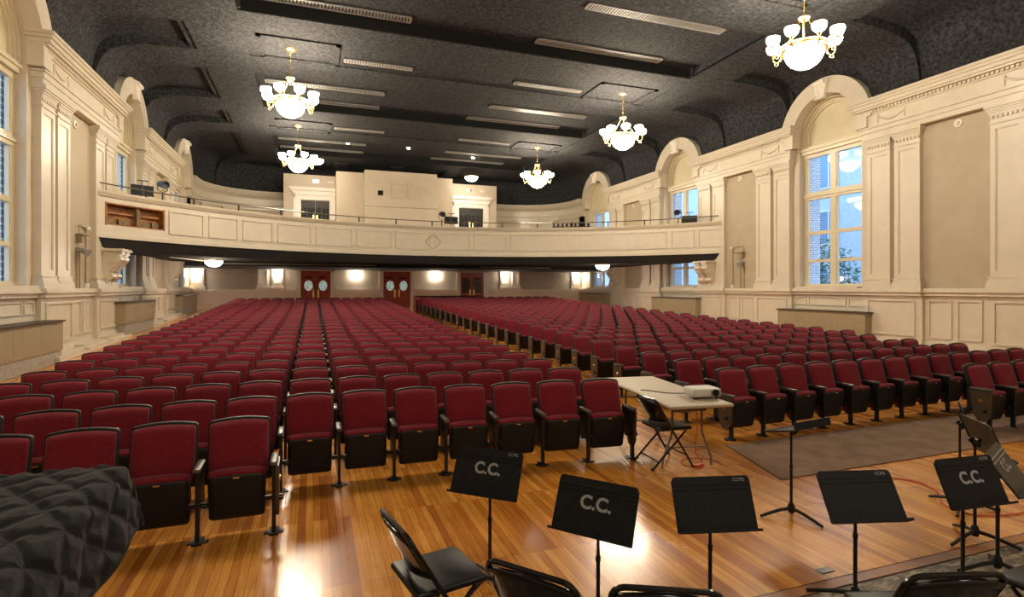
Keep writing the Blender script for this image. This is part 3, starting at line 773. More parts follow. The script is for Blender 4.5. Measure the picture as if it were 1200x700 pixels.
def upper_door(n, x0, x1, label):
    y = 36.0
    root = empty('door_%d' % n, ((x0+x1)/2, y, 4.9)); tag(root, label, 'door', kind='structure')
    w = x1-x0; top = 7.28-4.9
    c = MB()
    for s in (-1, 1):
        c.box(s*(w/2+.16)-.16, s*(w/2+.16)+.16, -.12, 0, 0, top); c.box(s*(w/2+.36)-.06, s*(w/2+.36)+.06, -.08, 0, 1.3, top+.1)
    c.box(-w/2-.32, w/2+.32, -.12, 0, top, top+.28); c.box(-w/2-.36, w/2+.36, -.16, 0, top+.28, top+.36)
    ww = w/2+.42
    c.prism([(-ww, top+.36), (ww, top+.36), (ww+.30, top+.72), (ww+.30, top+.78), (-ww-.30, top+.78), (-ww-.30, top+.72)], lambda x, z, a: (x, a, z), -.12, 0)
    c.box(-ww-.05, ww+.05, -.20, 0, top+.56, top+.68)
    c.build('casing', M_white, root, smooth=0)
    for s in (-1, 1):
        cx = s*w/4
        lf = MB(); lf.box(cx-w/4+.01, cx+w/4-.01, -.06, 0, 0, top-.04); leaf = lf.build('leaf', M_doordark, root, smooth=0)
        cu = MB()                                                   # gathered dark curtain behind the glass
        pts = [(cx-w/4+.05+(w/2-.1)*i/14, -.075-.018*math.sin(i*1.7), 0) for i in range(15)]
        cu.rings([[(x, yy, z) for x, yy, _ in pts] for z in (.2, top-.5)], 0, False, False, False); cu.build('curtain', M_doordark, leaf)
        b = MB(); b.box(cx-s*(w/4-.11)-.04, cx-s*(w/4-.11)+.04, -.12, -.09, .95, 1.45); b.build('handle', M_brass, leaf, smooth=0)
upper_door(4, -.70, .95, 'dark curtained double door in white surround, left above the balcony')
upper_door(5, 9.12, 10.80, 'dark curtained double door in white surround, right above the balcony')
def exit_sign(x, y, z, halfred, label):
    root = empty('exit_sign', (x, y, z))
    b = MB(); b.rbox(-.2, .2, -.06, 0, -.10, .13, .01, 1); b.build('case', M_white, root)
    p = MB(); p.box(-.17, .02 if halfred else .17, -.066, -.058, -.08, .11); p.build('face', M_sign, root, smooth=0)
    if halfred:
        p = MB(); p.box(.02, .17, -.066, -.058, -.08, .11); p.build('red_face', M_signred, root, smooth=0)
    tag(root, label, 'sign')
exit_sign(.15, 36.0, 8.42, False, 'small lit white sign above the left upper door')
exit_sign(9.85, 36.0, 8.42, True, 'small white and red sign above the right upper door')
for x, l in ((1.0, 'small emergency light right of the left upper sign'), (10.75, 'small emergency light right of the red and white sign')):
    e = MB(); e.rbox(-.18, .18, -.08, 0, -.06, .06, .02, 2); o = e.build('emergency_light', M_white, loc=(x, 36.0, 8.42)); tag(o, l, 'lamp')
for x, l in ((-.9, 'round fire bell on the wall left of the left upper door'), ):
    e = MB(); e.lathe([(.001, 0), (.16, 0), (.14, .06), (.001, .08)], 16, T=Matrix.Rotation(R(90), 4, 'X')); o = e.build('fire_bell', M_grille, loc=(-1.45, 35.99, 6.05)); tag(o, l, 'bell')

# ------------------------------------------------------------------ ceiling
ZC = 9.42                                    # main ceiling; window coffers are recessed to ZW, bands and beams hang to zb
ZW, zb = 9.72, 9.36
LB = (-3.40, -1.93); RBD = (12.70, 14.15)
COFF = [(4.6, 8.2), (12.9, 16.50), (21.2, 24.85), (29.5, 33.2)]
mb = MB()
y = YF-.3
for a, b in COFF + [(38.2, 38.2)]:
    mb.box(XL+2.6, XR-2.6, y, a, ZC, ZW+.2)
    if a < b:
        mb.box(XL+2.6, LB[1], a, b, ZC, ZW+.2); mb.box(RBD[0], XR-2.6, a, b, ZC, ZW+.2)
        mb.box(LB[1], RBD[0], a, b, ZW, ZW+.2)
        mb.box(LB[1]+.02, RBD[0]-.02, b-.02, b+.01, ZC-.02, ZW+.01, 1)   # bare black far side of the recess
        for xx in (LB[1], RBD[0]): mb.tube([(xx, b-.05, ZC-.01), (xx, b-.05, ZW)], .10, 10)
    y = b
for a, b in (LB, RBD): mb.box(a, b, YF, 35.6, zb, ZC+.05)
beams = []
for a, b in [(-.5, 4.8)] + BAYS:
    beams += [(a+.15, a+1.70), (b-1.70, b-.15)]
beams.append((32.5, 34.0))
for a, b in beams[1:-1]:
    a2 = next((q[1] for q in COFF if a-1 < q[1] < a+1), a); b2 = next((q[0] for q in COFF if b-1 < q[0] < b+1), b)
    mb.box(LB[1]-.05, RBD[0]+.05, max(a, a2), min(b, b2), zb+.01, ZC+.05)
cove = [(0, 7.80), (.06, 8.45), (.13, 8.85), (.22, 9.12), (.36, 9.32), (.6, 9.46), (1.0, 9.54), (1.7, 9.59), (2.8, 9.61)]
CB = [(2.8, 9.9), (-.1, 9.9), (-.1, 7.8)]
mb.sweep([(XL, WIN[2]+1.36, 1, 0)] + RP[1:-1] + [(XR, WIN[2]+1.36, -1, 0)], cove + CB)
for sx, nx in ((XL, 1), (XR, -1)):
    for a, b in ((YF, WIN[0]-1.36), (WIN[0]+1.36, WIN[1]-1.36), (WIN[1]+1.36, WIN[2]-1.36)):
        mb.sweep([(sx, a, nx, 0), (sx, b, nx, 0)], cove + CB)
    for c in WIN:                                                    # groin over each arched window
        mb.sweep([(sx, c-1.40, nx, 0), (sx, c+1.40, nx, 0)], [(.05, 9.02), (.10, 9.10), (.22, 9.2)] + cove[4:] + [(2.8, 9.9), (-.1, 9.9), (-.1, 9.02)])
        poly = [(c+1.40, 8.2), (c+1.40, 9.5), (c-1.40, 9.5), (c-1.40, 8.2)] + [p for p in arc(c, SPR, 1.70, 180, 0, 40) if p[1] > 8.2 and abs(p[0]-c) < 1.40]
        mb.prism(poly, lambda y, z, w_: (sx+nx*w_, y, z), 0.001, .07)
rib = [(.10, 7.80), (.16, 8.40), (.28, 8.75), (.50, 9.04), (.85, 9.20), (1.4, 9.31), (2.85, 9.36), (2.85, 9.7), (0, 9.7), (0, 7.8)]
for a, b in beams[:-1]:
    mb.sweep([(XL, a, 1, 0), (XL, b, 1, 0)], rib)
    mb.sweep([(XR, a, -1, 0), (XR, b, -1, 0)], [(w if w < 2.8 else 3.05, z) for w, z in rib])
for q in (8, 21):
    x, y, nx, ny = RP[q]
    tx, ty = -ny, nx
    mb.sweep([(x-tx*.5, y-ty*.5, nx, ny), (x+tx*.5, y+ty*.5, nx, ny)], [(w if w < 2 else 3.4, z) for w, z in rib])
for x in (1.6, 4.9, 8.4):
    mb.sweep([(x-.4, YU, 0, -1), (x+.4, YU, 0, -1)], rib)
# raised rectangular frames round the chandelier roses
for cyy in (10.35, 18.75, 27.4):
    for cx in (-.40, 11.1):
        for x0, x1, y0, y1 in ((cx-1.2, cx+1.2, cyy-.85, cyy-.72), (cx-1.2, cx+1.2, cyy+.72, cyy+.85), (cx-1.2, cx-1.07, cyy-.85, cyy+.85), (cx+1.07, cx+1.2, cyy-.85, cyy+.85)):
            mb.box(x0, x1, y0, y1, ZC-.05, ZC+.05)
tag(mb.build('ceiling', [M_ceil, M_dark], smooth=30), 'black sprayed coved ceiling with beams and curved ribs', 'ceiling', kind='structure')

def grille(x0, x1, y0, y1, label, z=9.42):
    root = empty('ceiling_vent', ((x0+x1)/2, (y0+y1)/2, z)); w, d = (x1-x0)/2, (y1-y0)/2
    mb = MB()
    mb.box(-w, w, -d, -d+.03, -.05, 0); mb.box(-w, w, d-.03, d, -.05, 0); mb.box(-w, -w+.03, -d, d, -.05, 0); mb.box(w-.03, w, -d, d, -.05, 0)
    n = int(2*w/.09)
    for i in range(n):
        x = -w + (i+.5)*2*w/n
        mb.box(x-.022, x+.022, -d, d, -.045, -.01)
    mb.build('louvre', M_grille, root, smooth=0)
    b = MB(); b.box(-w, w, -d, d, -.008, 0); b.build('backing', M_grilledark, root, smooth=0)
    tag(root, label, 'ceiling vent', 'long ceiling vents')
GR = []
for k, (yn, yf, where) in enumerate(((13.5, 15.98, 'nearest'), (22.5, 24.35, 'second'), (30.9, 32.7, 'rear'))):
    GR.append((7.1, 11.7, yn, yn+.36, 'long grey ceiling vent, right half, near side of the %s window coffer' % where, ZW))
    GR.append((6.6, 11.2, yf, yf+.36, 'long grey ceiling vent, right half, far side of the %s window coffer' % where, ZW))
    GR.append((-1.7, 2.7, yf, yf+.36, 'long grey ceiling vent, left half, far side of the %s window coffer' % where, ZW))
    if k: GR.append((-1.7, 2.7, yn, yn+.36, 'long grey ceiling vent, left half, near side of the %s window coffer' % where, ZW))
for yy, w in ((18.85, 'second'), (27.0, 'third')):
    GR.append((.95, 3.2, yy, yy+.3, 'grey ceiling vent beside the left chandelier of the %s pair' % w))
    GR.append((6.9, 9.6, yy, yy+.3, 'grey ceiling vent beside the right chandelier of the %s pair' % w))
for g in GR: grille(*g)

# ------------------------------------------------------------------ chandeliers
def make_chandelier():
    root = empty('chandelier')
    # local z = 0 at the ceiling
    c = MB(); c.lathe([(.001, 0), (.17, 0), (.16, -.04), (.06, -.08), (.03, -.14), (.001, -.14)], 18); c.build('canopy', M_gold, root)
    ch = MB()
    for i in range(10):
        z = -.12-.075*i; ax = i % 2
        ch.tube([((.022*math.cos(t) if ax else 0), (0 if ax else .022*math.cos(t)), z-.045+.045*math.sin(t)) for t in [2*PI*k/8 for k in range(8)]], .007, 5, closed=True)
    ch.build('chain', M_brass, root)
    h = MB(); h.lathe([(.001, -.83), (.03, -.84), (.05, -.88), (.13, -.90), (.14, -.93), (.11, -.97), (.04, -1.0), (.001, -1.0)], 18); h.build('hub', M_gold, root)
    for k in range(4):
        a = PI/4 + k*PI/2
        r = MB(); r.tube([(.09*math.cos(a), .09*math.sin(a), -.96), (.44*math.cos(a), .44*math.sin(a), -1.62)], .018, 6); r.build('rod', M_brass, root)
    g = MB(); g.lathe([(.44, -1.60), (.53, -1.60), (.55, -1.63), (.55, -1.66), (.52, -1.68), (.54, -1.71), (.54, -1.75), (.49, -1.77), (.44, -1.76)], 32)
    g.build('ring', M_gold, root)
    b = MB(); b.lathe([(.45, -1.72), (.44, -1.80), (.40, -1.92), (.31, -2.04), (.19, -2.12), (.07, -2.155), (.001, -2.16)], 28); b.build('bowl', M_bowl, root)
    for k in range(8):
        a = PI/8 + k*PI/4; ca, sa_ = math.cos(a), math.sin(a)
        P = [(.53, -1.70), (.58, -1.80), (.66, -1.83), (.73, -1.77), (.75, -1.68), (.74, -1.63)]
        ar = MB(); ar.tube([(r*ca, r*sa_, z) for r, z in P], .02, 6)
        ar.tube([((.66+.045*math.cos(t))*ca, (.66+.045*math.cos(t))*sa_, -1.86+.045*math.sin(t)) for t in [2*PI*j/8 for j in range(8)]], .012, 5, closed=True)
        ar.lathe([(.03, -1.64), (.06, -1.61), (.05, -1.585), (.001, -1.585)], 10, c=(.74*ca, .74*sa_, 0))
        arm = ar.build('arm', M_gold, root)
        s = MB(); s.lathe([(.035, -1.59), (.10, -1.56), (.145, -1.50), (.16, -1.44), (.15, -1.39), (.10, -1.38), (.001, -1.38)], 12, c=(.74*ca, .74*sa_, 0)); s.build('shade', M_cup, arm)
    return root
proto = make_chandelier()
CH = [(-.68, 10.45, 'brass eight lamp chandelier directly overhead at the left front'), (11.40, 10.45, 'large brass eight lamp chandelier nearest at upper right'),
      (-.68, 18.95, 'brass eight lamp chandelier, larger and higher of the left pair'), (11.40, 18.95, 'brass eight lamp chandelier, second from the stage on the right side'),
      (-.66, 27.75, 'brass eight lamp chandelier, smaller and farther of the left pair'), (11.40, 27.75, 'brass eight lamp chandelier, smallest and farthest on the right side')]
for i, (x, y, l) in enumerate(CH):
    o = proto if i == 0 else dup(proto)
    o.location = (x*.99, y*.99, ZC); tag(o, l, 'chandelier', 'brass chandeliers with opal bowls')
# small lamps near the rear of the ceiling
bowl_lamp(.15, 33.2, 9.2, 'lit ceiling bowl beside the far left chandelier', .42)
bowl_lamp(9.5, 34.2, 9.05, 'lit ceiling bowl above the right upper door', .42)
for x, y, l in ((1.75, 31.0, 'tiny round spotlight in the ceiling, left one of the rear pair'), (5.0, 31.0, 'tiny round spotlight in the ceiling, middle one near the booth'), (9.0, 32.0, 'tiny round spotlight in the ceiling above the right bowl lamp')):
    m_ = MB(); m_.lathe([(.001, 0), (.08, 0), (.08, -.04), (.05, -.07), (.001, -.07)], 12); o = m_.build('spot_downlight', M_sconce, loc=(x, y, ZW)); tag(o, l, 'ceiling lamp')

# ------------------------------------------------------------------ theatre seats
def outline(w, z0, z1, archh, r, n=4, na=8):
    """rounded rectangle with arched top, in (x, z)"""
    pts = []
    for cx, cz, a0 in ((w/2-r, z0+r, -90), ):
        pts += [(cx+r*math.cos(R(a0+90*i/n)), cz+r*math.sin(R(a0+90*i/n))) for i in range(n+1)]
    pts += [(w/2-r+r*math.cos(R(90*i/n)), z1-archh-r+r*math.sin(R(90*i/n))) for i in range(n+1)]
    for i in range(1, na):
        t = 1-2*i/na; x = t*(w/2-r)
        pts.append((x, z1-archh+archh*(1-t*t)))
    pts += [(-w/2+r+r*math.cos(R(90+90*i/n)), z1-archh-r+r*math.sin(R(90+90*i/n))) for i in range(n+1)]
    pts += [(-w/2+r+r*math.cos(R(180+90*i/n)), z0+r+r*math.sin(R(180+90*i/n))) for i in range(n+1)]
    return pts
def inset(pts, d):
    cx = sum(p[0] for p in pts)/len(pts); cz = sum(p[1] for p in pts)/len(pts)
    wx = max(p[0] for p in pts)-cx; wz = max(p[1] for p in pts)-cz
    return [(cx+(x-cx)*(1-d/wx), cz+(z-cz)*(1-d/wz)) for x, z in pts]
def seat_meshes(lo=False):
    n, na = (1, 4) if lo else (3, 8)
    out = {}
    # reclined backrest: y as a function of z
    yb = lambda z, d: -.13 + .13*(z-.40)/.45 + d
    def ring(pts, d): return [(x, yb(z, d), z) for x, z in pts]
    O = outline(.452, .40, .855, .018, .03, n, na)
    m = MB(); m.rings([ring(inset(O, .012), .045), ring(O, .03), ring(O, -.012), ring(inset(O, .010), -.018)]); out['backrest'] = m
    I = outline(.432, .41, .838, .016, .025, n, na)
    m = MB()
    rr = [ring(I, -.015), ring(I, -.026), ring(inset(I, .012), -.048), ring(inset(I, .035), -.063), ring(inset(I, .08), -.072)]
    if lo: rr = [rr[0], rr[1], rr[2], rr[4]]
    m.rings(rr, 0, False); out['back_cushion'] = m
    # tipped-up seat: black outer pan, red cushion behind it
    ys = lambda z, d: -.215 - .075*(z-.11)/.36 + d
    def sring(pts, d): return [(x, ys(z, d), z) for x, z in pts]
    Pn = outline(.395, .115, .472, .006, .03, n, na)
    m = MB(); m.rings([sring(Pn, .04), sring(Pn, 0), sring(inset(Pn, .012), -.012), sring(inset(Pn, .05), -.018)]); out['seat'] = m
    Cn = outline(.40, .15, .510, .010, .03, n, na)
    m = MB(); m.rings([sring(inset(Cn, .02), .004), sring(Cn, .03), sring(Cn, .09), sring(inset(Cn, .03), .115)]); out['seat_cushion'] = m
    m = MB(); m.box(-.022, .022, -.318, -.300, .452, .464); out['seat_plate'] = m
    # standard between two seats (on the right of each seat)
    def leg(x):
        q = MB()
        q.box(x-.014, x+.014, -.345, -.295, .01, .53)
        q.box(x-.010, x+.010, -.30, -.06, .24, .54)
        if not lo:
            q.rbox(x-.035, x+.035, -.375, -.235, 0, .018, .004, 1)
            q.box(x-.07, x+.07, -.335, -.285, 0, .010)
            q.box(x-.07, x+.07, -.30, -.27, .255, .285); q.lathe([(.001, 0), (.022, 0), (.022, .02), (.001, .02)], 8, c=(x+.05, -.31, .255))
        return q
    out['leg'] = leg(.265); out['leg_left'] = leg(-.265)
    def arm(x):
        q = MB()
        if lo: q.box(x-.026, x+.026, -.37, -.10, .535, .565)
        else: q.rbox(x-.027, x+.027, -.375, -.10, .535, .566, .010, 2)
        return q
    out['armrest'] = arm(.265); out['armrest_left'] = arm(-.265)
    def endp(x, s):
        q = MB(); a, b = sorted((x+s*.012, x+s*.036))
        q.prism([(-.36, .53), (-.345, .20), (-.30, .13), (-.20, .13), (-.155, .20), (-.10, .53)], lambda y, z, t: (t, y, z), a, b)
        return q
    out['end_panel'] = endp(.265, 1); out['end_panel_left'] = endp(-.265, -1)
    def emb(x, s):
        q = MB(); a, b = sorted((x+s*.036, x+s*.041))
        q.prism(ellipse(-.235, .40, .030, .030, 14), lambda y, z, t: (t, y, z), a, b)
        q.prism(ellipse(-.235, .40, .016, .016, 10), lambda y, z, t: (t, y, z), *sorted((x+s*.041, x+s*.047)))
        return q
    out['emblem'] = emb(.265, 1); out['emblem_left'] = emb(-.265, -1)
    return out
SM = {'backrest': M_rim, 'back_cushion': M_red, 'seat': M_black, 'seat_cushion': M_red, 'seat_plate': M_brass, 'leg': M_iron, 'armrest': M_arm, 'end_panel': M_endp, 'emblem': M_brass}
HI, LO = seat_meshes(False), seat_meshes(True)
DATA = {}
for key, mb in HI.items():
    base = key.replace('_left', '')
    o = mb.build(base, SM[base]); DATA[key] = o.data; bpy.data.objects.remove(o)
def part(key, parent):
    o = bpy.data.objects.new(key.replace('_left', ''), DATA[key]); o.parent = parent; COL.objects.link(o); return o

PITCH = .953; SP = .5345
seats = []     # (X, Y, z, yaw, label, block, left_end, right_end, row)
for n in range(0, 26):
    cols = range(-6, 7) if n >= 1 else range(-6, 0)
    for k in cols:
        X = -.03 + .526*k
        Y = 5.90 + PITCH*(n-1) - .018*X*X
        if n == 0: Y = 5.0 - .012*X*X
        rn = n+1
        from_aisle = 6-k+1
        if n == 0: lab = 'burgundy theatre seat, front partial row of the left block, %s from its right end' % ORD[-k]
        else: lab = 'burgundy theatre seat, left block, %s full row from the stage, %s from the centre aisle' % (ORD[n] if n < 21 else str(n), ORD[from_aisle])
        seats.append((X, Y, fz(Y-.3), math.atan(-.036*X) * (1 if n else .6), lab, 'left', k == -6, (k == 6) or (n == 0 and k == -1), n, k))
for n in range(0, 26):
    left = 4.90 + .05*(max(n, 1)-1) if n < 9 else 5.30
    if n > 14: left = 5.30 - .012*(n-14)
    N = 13 if n < 5 else 14
    if n == 0: left, N = 8.40, 4
    for k in range(N):
        X = left + SP*(k+.5)
        sl = .04 if n < 8 else .02
        Y = 5.93 + PITCH*(n-1) + sl*(X-5.2)
        if n == 0: Y = 5.10 + .02*(X-8.6)
        if n == 0: lab = 'burgundy theatre seat, front partial row of the right block, %s from its left end' % ORD[k+1]
        else: lab = 'burgundy theatre seat, right block, %s full row from the stage, %s from the centre aisle' % (ORD[n] if n < 21 else str(n), ORD[k+1])
        seats.append((X, Y, fz(Y-.3), math.atan(sl), lab, 'right', k == 0, k == N-1, n, k))
vis = []
for s in seats:
    u, v, d = proj(s[0], s[1], s[2]+.6)
    if -60 < u < 1250 and d > .5: vis.append((d, s))
vis.sort(key=lambda t: t[0])
for i, (d, s) in enumerate(vis[:300]):
    X, Y, z, yaw, lab, blk, le, re_, n, k = s
    root = empty('theatre_seat', (X, Y, z), yaw)
    tag(root, lab, 'seat', 'burgundy theatre seats in the %s block' % blk)
    b = part('backrest', root); part('back_cushion', b)
    st = part('seat', root); part('seat_cushion', st)
    if d < 10.5: part('seat_plate', st)
    part('leg', root); part('armrest', root)
    if le:
        part('leg_left', root); part('armrest_left', root); e = part('end_panel_left', root)
        if d < 14: part('emblem_left', e)
    if re_ and (n > 0 or blk == 'left'):
        e = part('end_panel', root)
        if d < 14: part('emblem', e)
rest = MB(); order = ['backrest', 'back_cushion', 'seat', 'seat_cushion', 'leg', 'armrest', 'end_panel']
for d, s in vis[300:]:
    X, Y, z, yaw, lab, blk, le, re_, n, k = s
    T = Matrix.Translation((X, Y, z)) @ Matrix.Rotation(yaw, 4, 'Z')
    keys = order[:6] + (['end_panel_left', 'leg_left', 'armrest_left'] if le else []) + (['end_panel'] if re_ else [])
    for key in keys:
        q = LO[key]; rest.add(q.v, q.f, order.index(key.replace('_left', '')), T)
o = rest.build('theatre_seats', [SM[k] for k in order])
tag(o, 'burgundy theatre seats filling the distant rows of both blocks up to the rear wall', 'seats', kind='stuff')
# low partition behind the last rows on the right
mb = MB(); mb.box(5.05, 8.7, 29.35, 29.42, .6, 1.44, 0); mb.box(5.0, 8.7, 29.32, 29.45, 1.44, 1.50, 1); mb.box(5.0, 5.06, 28.9, 29.45, .6, 1.5, 0)
tag(mb.build('low_partition', [M_doorred, M_rim], smooth=0), 'low dark partition behind the last row right of the aisle', 'partition')

# ------------------------------------------------------------------ folding chairs
def make_folding_chair(x, y, rz, label, lx=M_vinyl, frame=M_glossblack):
    """faces local +Y"""
    root = empty('folding_chair', (x, y, 0), rz); tag(root, label, 'chair', 'black folding chairs')
    W = .215
    def line(t): return (-.235 + .425*t, .715*(1-t))          # y, z from back top to front foot
    f = MB(); pts = []
    y1, z1 = line(1.0); pts.append((-W-.01, y1, 0.012))
    y0, z0 = line(.06); pts.append((-W, *line(.45))); pts.append((-W, y0, z0))
    for a in range(0, 91, 15):
        r = .06; pts.append((-W+r-r*math.cos(R(a)), line(.06)[0]-.03*math.sin(R(a)), z0+r*math.sin(R(a))))
    pts += [(-p[0], p[1], p[2]) for p in pts[::-1]]
    f.tube(pts, .0125, 8)
    f.tube([(-W, *line(.80)), (W, *line(.80))], .008, 6)
    f.build('front_frame', frame, root)
    for s in (-1, 1):
        l = MB(); l.tube([(s*(W-.03), .13, .40), (s*(W-.03), -.27, .012)], .011, 8)
        l.rbox(s*(W-.03)-.016, s*(W-.03)+.016, -.287, -.257, 0, .03, .006, 1)
        l.build('leg', frame, root)
    c = MB(); c.tube([(-W+.03, -.20, .085), (W-.03, -.20, .085)], .008, 6); c.build('stretcher', frame, root)
    s = MB(); s.rbox(-.195, .195, -.19, .20, .400, .437, .018, 3); s.build('seat', lx, root)
    b = MB(); rows = []
    for t, bow in ((.03, 0), (.08, 0), (.16, 0), (.24, 0), (.29, 0)):
        yy, zz = line(t); rows.append([(-W+.01+2*(W-.01)*i/10, yy-.005-.035*math.sin(PI*i/10), zz+(.030*math.sin(PI*i/10)*(1 if t < .1 else -1 if t > .25 else 0))) for i in range(11)])
    vs = [p for r in rows for p in r]; n = 11
    b.add(vs, [(k*n+i, k*n+i+1, (k+1)*n+i+1, (k+1)*n+i) for k in range(4) for i in range(10)])
    bo = b.build('backrest', frame, root); md = bo.modifiers.new('thick', 'SOLIDIFY'); md.thickness = .018; md.offset = 0
    return root
def face(dx, dy): return math.atan2(-dx, dy)
make_folding_chair(.61, 2.86, face(.97, .20), 'black folding chair turned to the right beside the left lettered stand')
make_folding_chair(1.02, 2.28, face(.75, .60), 'black folding chair cut by the frame below the second lettered stand')
make_folding_chair(1.40, 2.03, face(.45, .88), 'black folding chair showing only its top rail, bottom centre')
make_folding_chair(2.54, 1.74, face(.28, .95), 'gloss black folding chair on the worn boards, bottom right')
make_folding_chair(3.50, 1.66, face(-.06, 1), 'black padded folding chair in the bottom right corner')
make_folding_chair(3.60, 5.10, face(1, -.05), 'black folding chair tucked in beside the beige folding table')

# ------------------------------------------------------------------ music stands
def make_stand(x, y, zc, yaw, tilt, label, text=None, mark=None, deskm=M_deskblack, legrot=0.3, W=.455, HH=.291, back=False, z_off=0.0):
    root = empty('music_stand', (x, y, 0), yaw); tag(root, label, 'music stand', 'black music stands')
    t = R(tilt)
    T = Matrix.Translation((0, 0, zc)) @ Matrix.Rotation(-t, 4, 'X')     # desk plane: local x, z ; front = -y
    d = MB()
    r = .02
    ol = [(-W/2, -HH/2), (W/2, -HH/2)] + [(W/2-r+r*math.cos(R(a)), HH/2-r+r*math.sin(R(a))) for a in (0, 30, 60, 90)] + [(-W/2+r+r*math.cos(R(a)), HH/2-r+r*math.sin(R(a))) for a in (90, 120, 150, 180)]
    d.prism(ol, lambda p, q, a: (p, a, q), -.003, .003)
    for zz in (HH/2-.045, HH/2-.070):
        d.tube([(-W/2+.004, -.002, zz), (W/2-.004, -.002, zz)], .0045, 6)
    for a in (-1, 1): d.box(a*(W/2)-.002, a*(W/2)+.002, -.003, .010, -HH/2, HH/2-.02)
    d.v = [tuple(T @ Vector(p)) for p in d.v]
    desk = d.build('desk', deskm, root)
    if deskm is M_deskgrey:
        st_ = MB()
        for zz in (HH/2-.045, HH/2-.070): st_.box(-W/2, W/2, -.0085, -.006, zz-.003, zz+.003)  # pale strips put the shine of the two grooves into colour
        st_.v = [tuple(T @ Vector(p)) for p in st_.v]; so = st_.build('stripe', M_chalk, desk, smooth=0); so['label'] = 'two pale stripes'
    l = MB(); l.box(-W/2, W/2, -.055, .003, -HH/2-.004, -HH/2); l.box(-W/2, W/2, -.057, -.053, -HH/2-.004, -HH/2+.010)
    l.v = [tuple(T @ Vector(p)) for p in l.v]; l.build('ledge', deskm, desk, smooth=0)
    def text_at(body, size, px, pz):
        c = bpy.data.curves.new('lettering', 'FONT'); c.body = body; c.size = size; c.align_x = 'CENTER'; c.align_y = 'CENTER'; c.extrude = .0006; c.offset = .003 if size > .05 else 0
        c.materials.append(M_chalk)
        t0 = bpy.data.objects.new('lettering', c); COL.objects.link(t0)
        me = bpy.data.meshes.new_from_object(t0.evaluated_get(bpy.context.evaluated_depsgraph_get())); bpy.data.objects.remove(t0)
        o = bpy.data.objects.new('lettering', me); COL.objects.link(o); o.parent = desk
        o.matrix_local = T @ Matrix.Translation((px, -.0045, pz)) @ Matrix.Rotation(R(90), 4, 'X')
    if text: text_at(text, .098, 0.005 if text else 0, .02)
    if mark: text_at(mark, .026, W/2-.065, HH/2-.022)
    k = MB()
    k.tube([(0, .012, zc-.01), (0, .05, zc-.04)], .016, 8); k.rbox(-.03, .03, .022, .045, zc-.07, zc-.01, .006, 1)
    k.lathe([(.001, 0), (.022, 0), (.022, .02), (.001, .02)], 10, T=Matrix.Translation((.035, .05, zc-.03)) @ Matrix.Rotation(R(90), 4, 'Y'))
    k.build('tilt_bracket', M_iron, root)
    p = MB(); p.tube([(0, .05, .10), (0, .05, zc-.02)], .0095, 8); p.tube([(0, .05, .07), (0, .05, .42)], .0115, 8); p.lathe([(.001, .0), (.0145, .0), (.0145, .03), (.001, .03)], 10, c=(0, .05, .41))
    p.build('post', M_iron, root)
    h = MB(); h.lathe([(.001, .04), (.022, .04), (.028, .06), (.028, .09), (.018, .12), (.001, .12)], 12, c=(0, .05, 0)); h.build('hub', M_iron, root)
    for q in range(3):
        a = legrot + q*2*PI/3
        g = MB(); g.tube([(.02*math.cos(a), .05+.02*math.sin(a), .075), (.10*math.cos(a), .05+.10*math.sin(a), .062), (.19*math.cos(a), .05+.19*math.sin(a), .036), (.26*math.cos(a), .05+.26*math.sin(a), .013)], [.014, .014, .013, .012], 8)
        g.build('leg', M_iron, root)
    return root
make_stand(1.03, 3.35, .738, R(-43), 24, 'music stand lettered in white, leftmost, behind the left folding chair', 'C.C.', 'CCMS')
make_stand(1.425, 2.66, .715, R(-51), 25.6, 'music stand lettered in white, second from the left, above a floor reflection', 'C.C.', None)
make_stand(2.12, 2.55, .690, R(-14.5), 22.4, 'music stand with plain black desk, in front of the beige table', None, 'CCMS')
make_stand(3.03, 2.375, .680, R(-15.4), 31.7, 'music stand with plain black desk, nearer the carpet, right of centre', None, 'CCMS')
make_stand(3.83, 2.27, .706, R(-5.2), 23.5, 'music stand lettered in white beside the worn boards at right', 'C.C.', 'CCMS')
make_stand(4.31, 2.34, .710, R(21.7), 36, 'grey worn music stand lettered in white at the right edge', 'C.C.', None, M_deskgrey)
make_stand(3.74, 3.50, .755, R(8), 103, 'music stand with desk folded flat, standing alone before the carpet', None, None, legrot=.6)
make_stand(4.72, 2.72, .780, R(54.6), 22, 'brown-lit music stand seen from behind, right of the carpet', None, None, M_desklit, legrot=.1)
make_stand(5.28, 3.16, .760, R(36), 18, 'music stand seen edge on behind the right lettered stand', None, None, legrot=.9)

# ------------------------------------------------------------------ folding table, projector, cables
ta = math.atan2(-.135, .99)
tb = empty('folding_table', (3.81, 5.50, 0), ta); tag(tb, 'long beige plastic folding table in front of the right seats', 'table')
mb = MB(); mb.rbox(-.35, .35, -.915, .915, .690, .725, .014, 3); mb.build('table_top', M_table, tb)
for s in (-1, 1):
    y = s*.60
    l = MB()
    for e in (-1, 1):
        l.tube([(e*.17, y, .69), (e*.17, y, .40), (e*.185, y+s*.0, .34), (e*.28, y, .10), (e*.285, y, .012)], .0125, 8)
    l.tube([(-.235, y, .22), (.235, y, .22)], .010, 6); l.tube([(-.17, y, .60), (.17, y, .60)], .010, 6)
    l.tube([(0, y, .60), (0, y-s*.38, .685)], .008, 6)
    l.build('leg_frame', M_tableleg, tb)
mb = MB(); mb.box(-.30, .30, -.86, .86, .675, .692); mb.build('apron', M_tableleg, tb, smooth=0)
pj = empty('projector', (3.93, 4.92, .725), R(-8)); tag(pj, 'small white projector on the near end of the beige table', 'projector')
mb = MB(); mb.rbox(-.16, .16, -.12, .12, .025, .115, .022, 3); mb.box(-.12, .0, -.1215, -.119, .045, .055); mb.build('case', M_proj, pj)
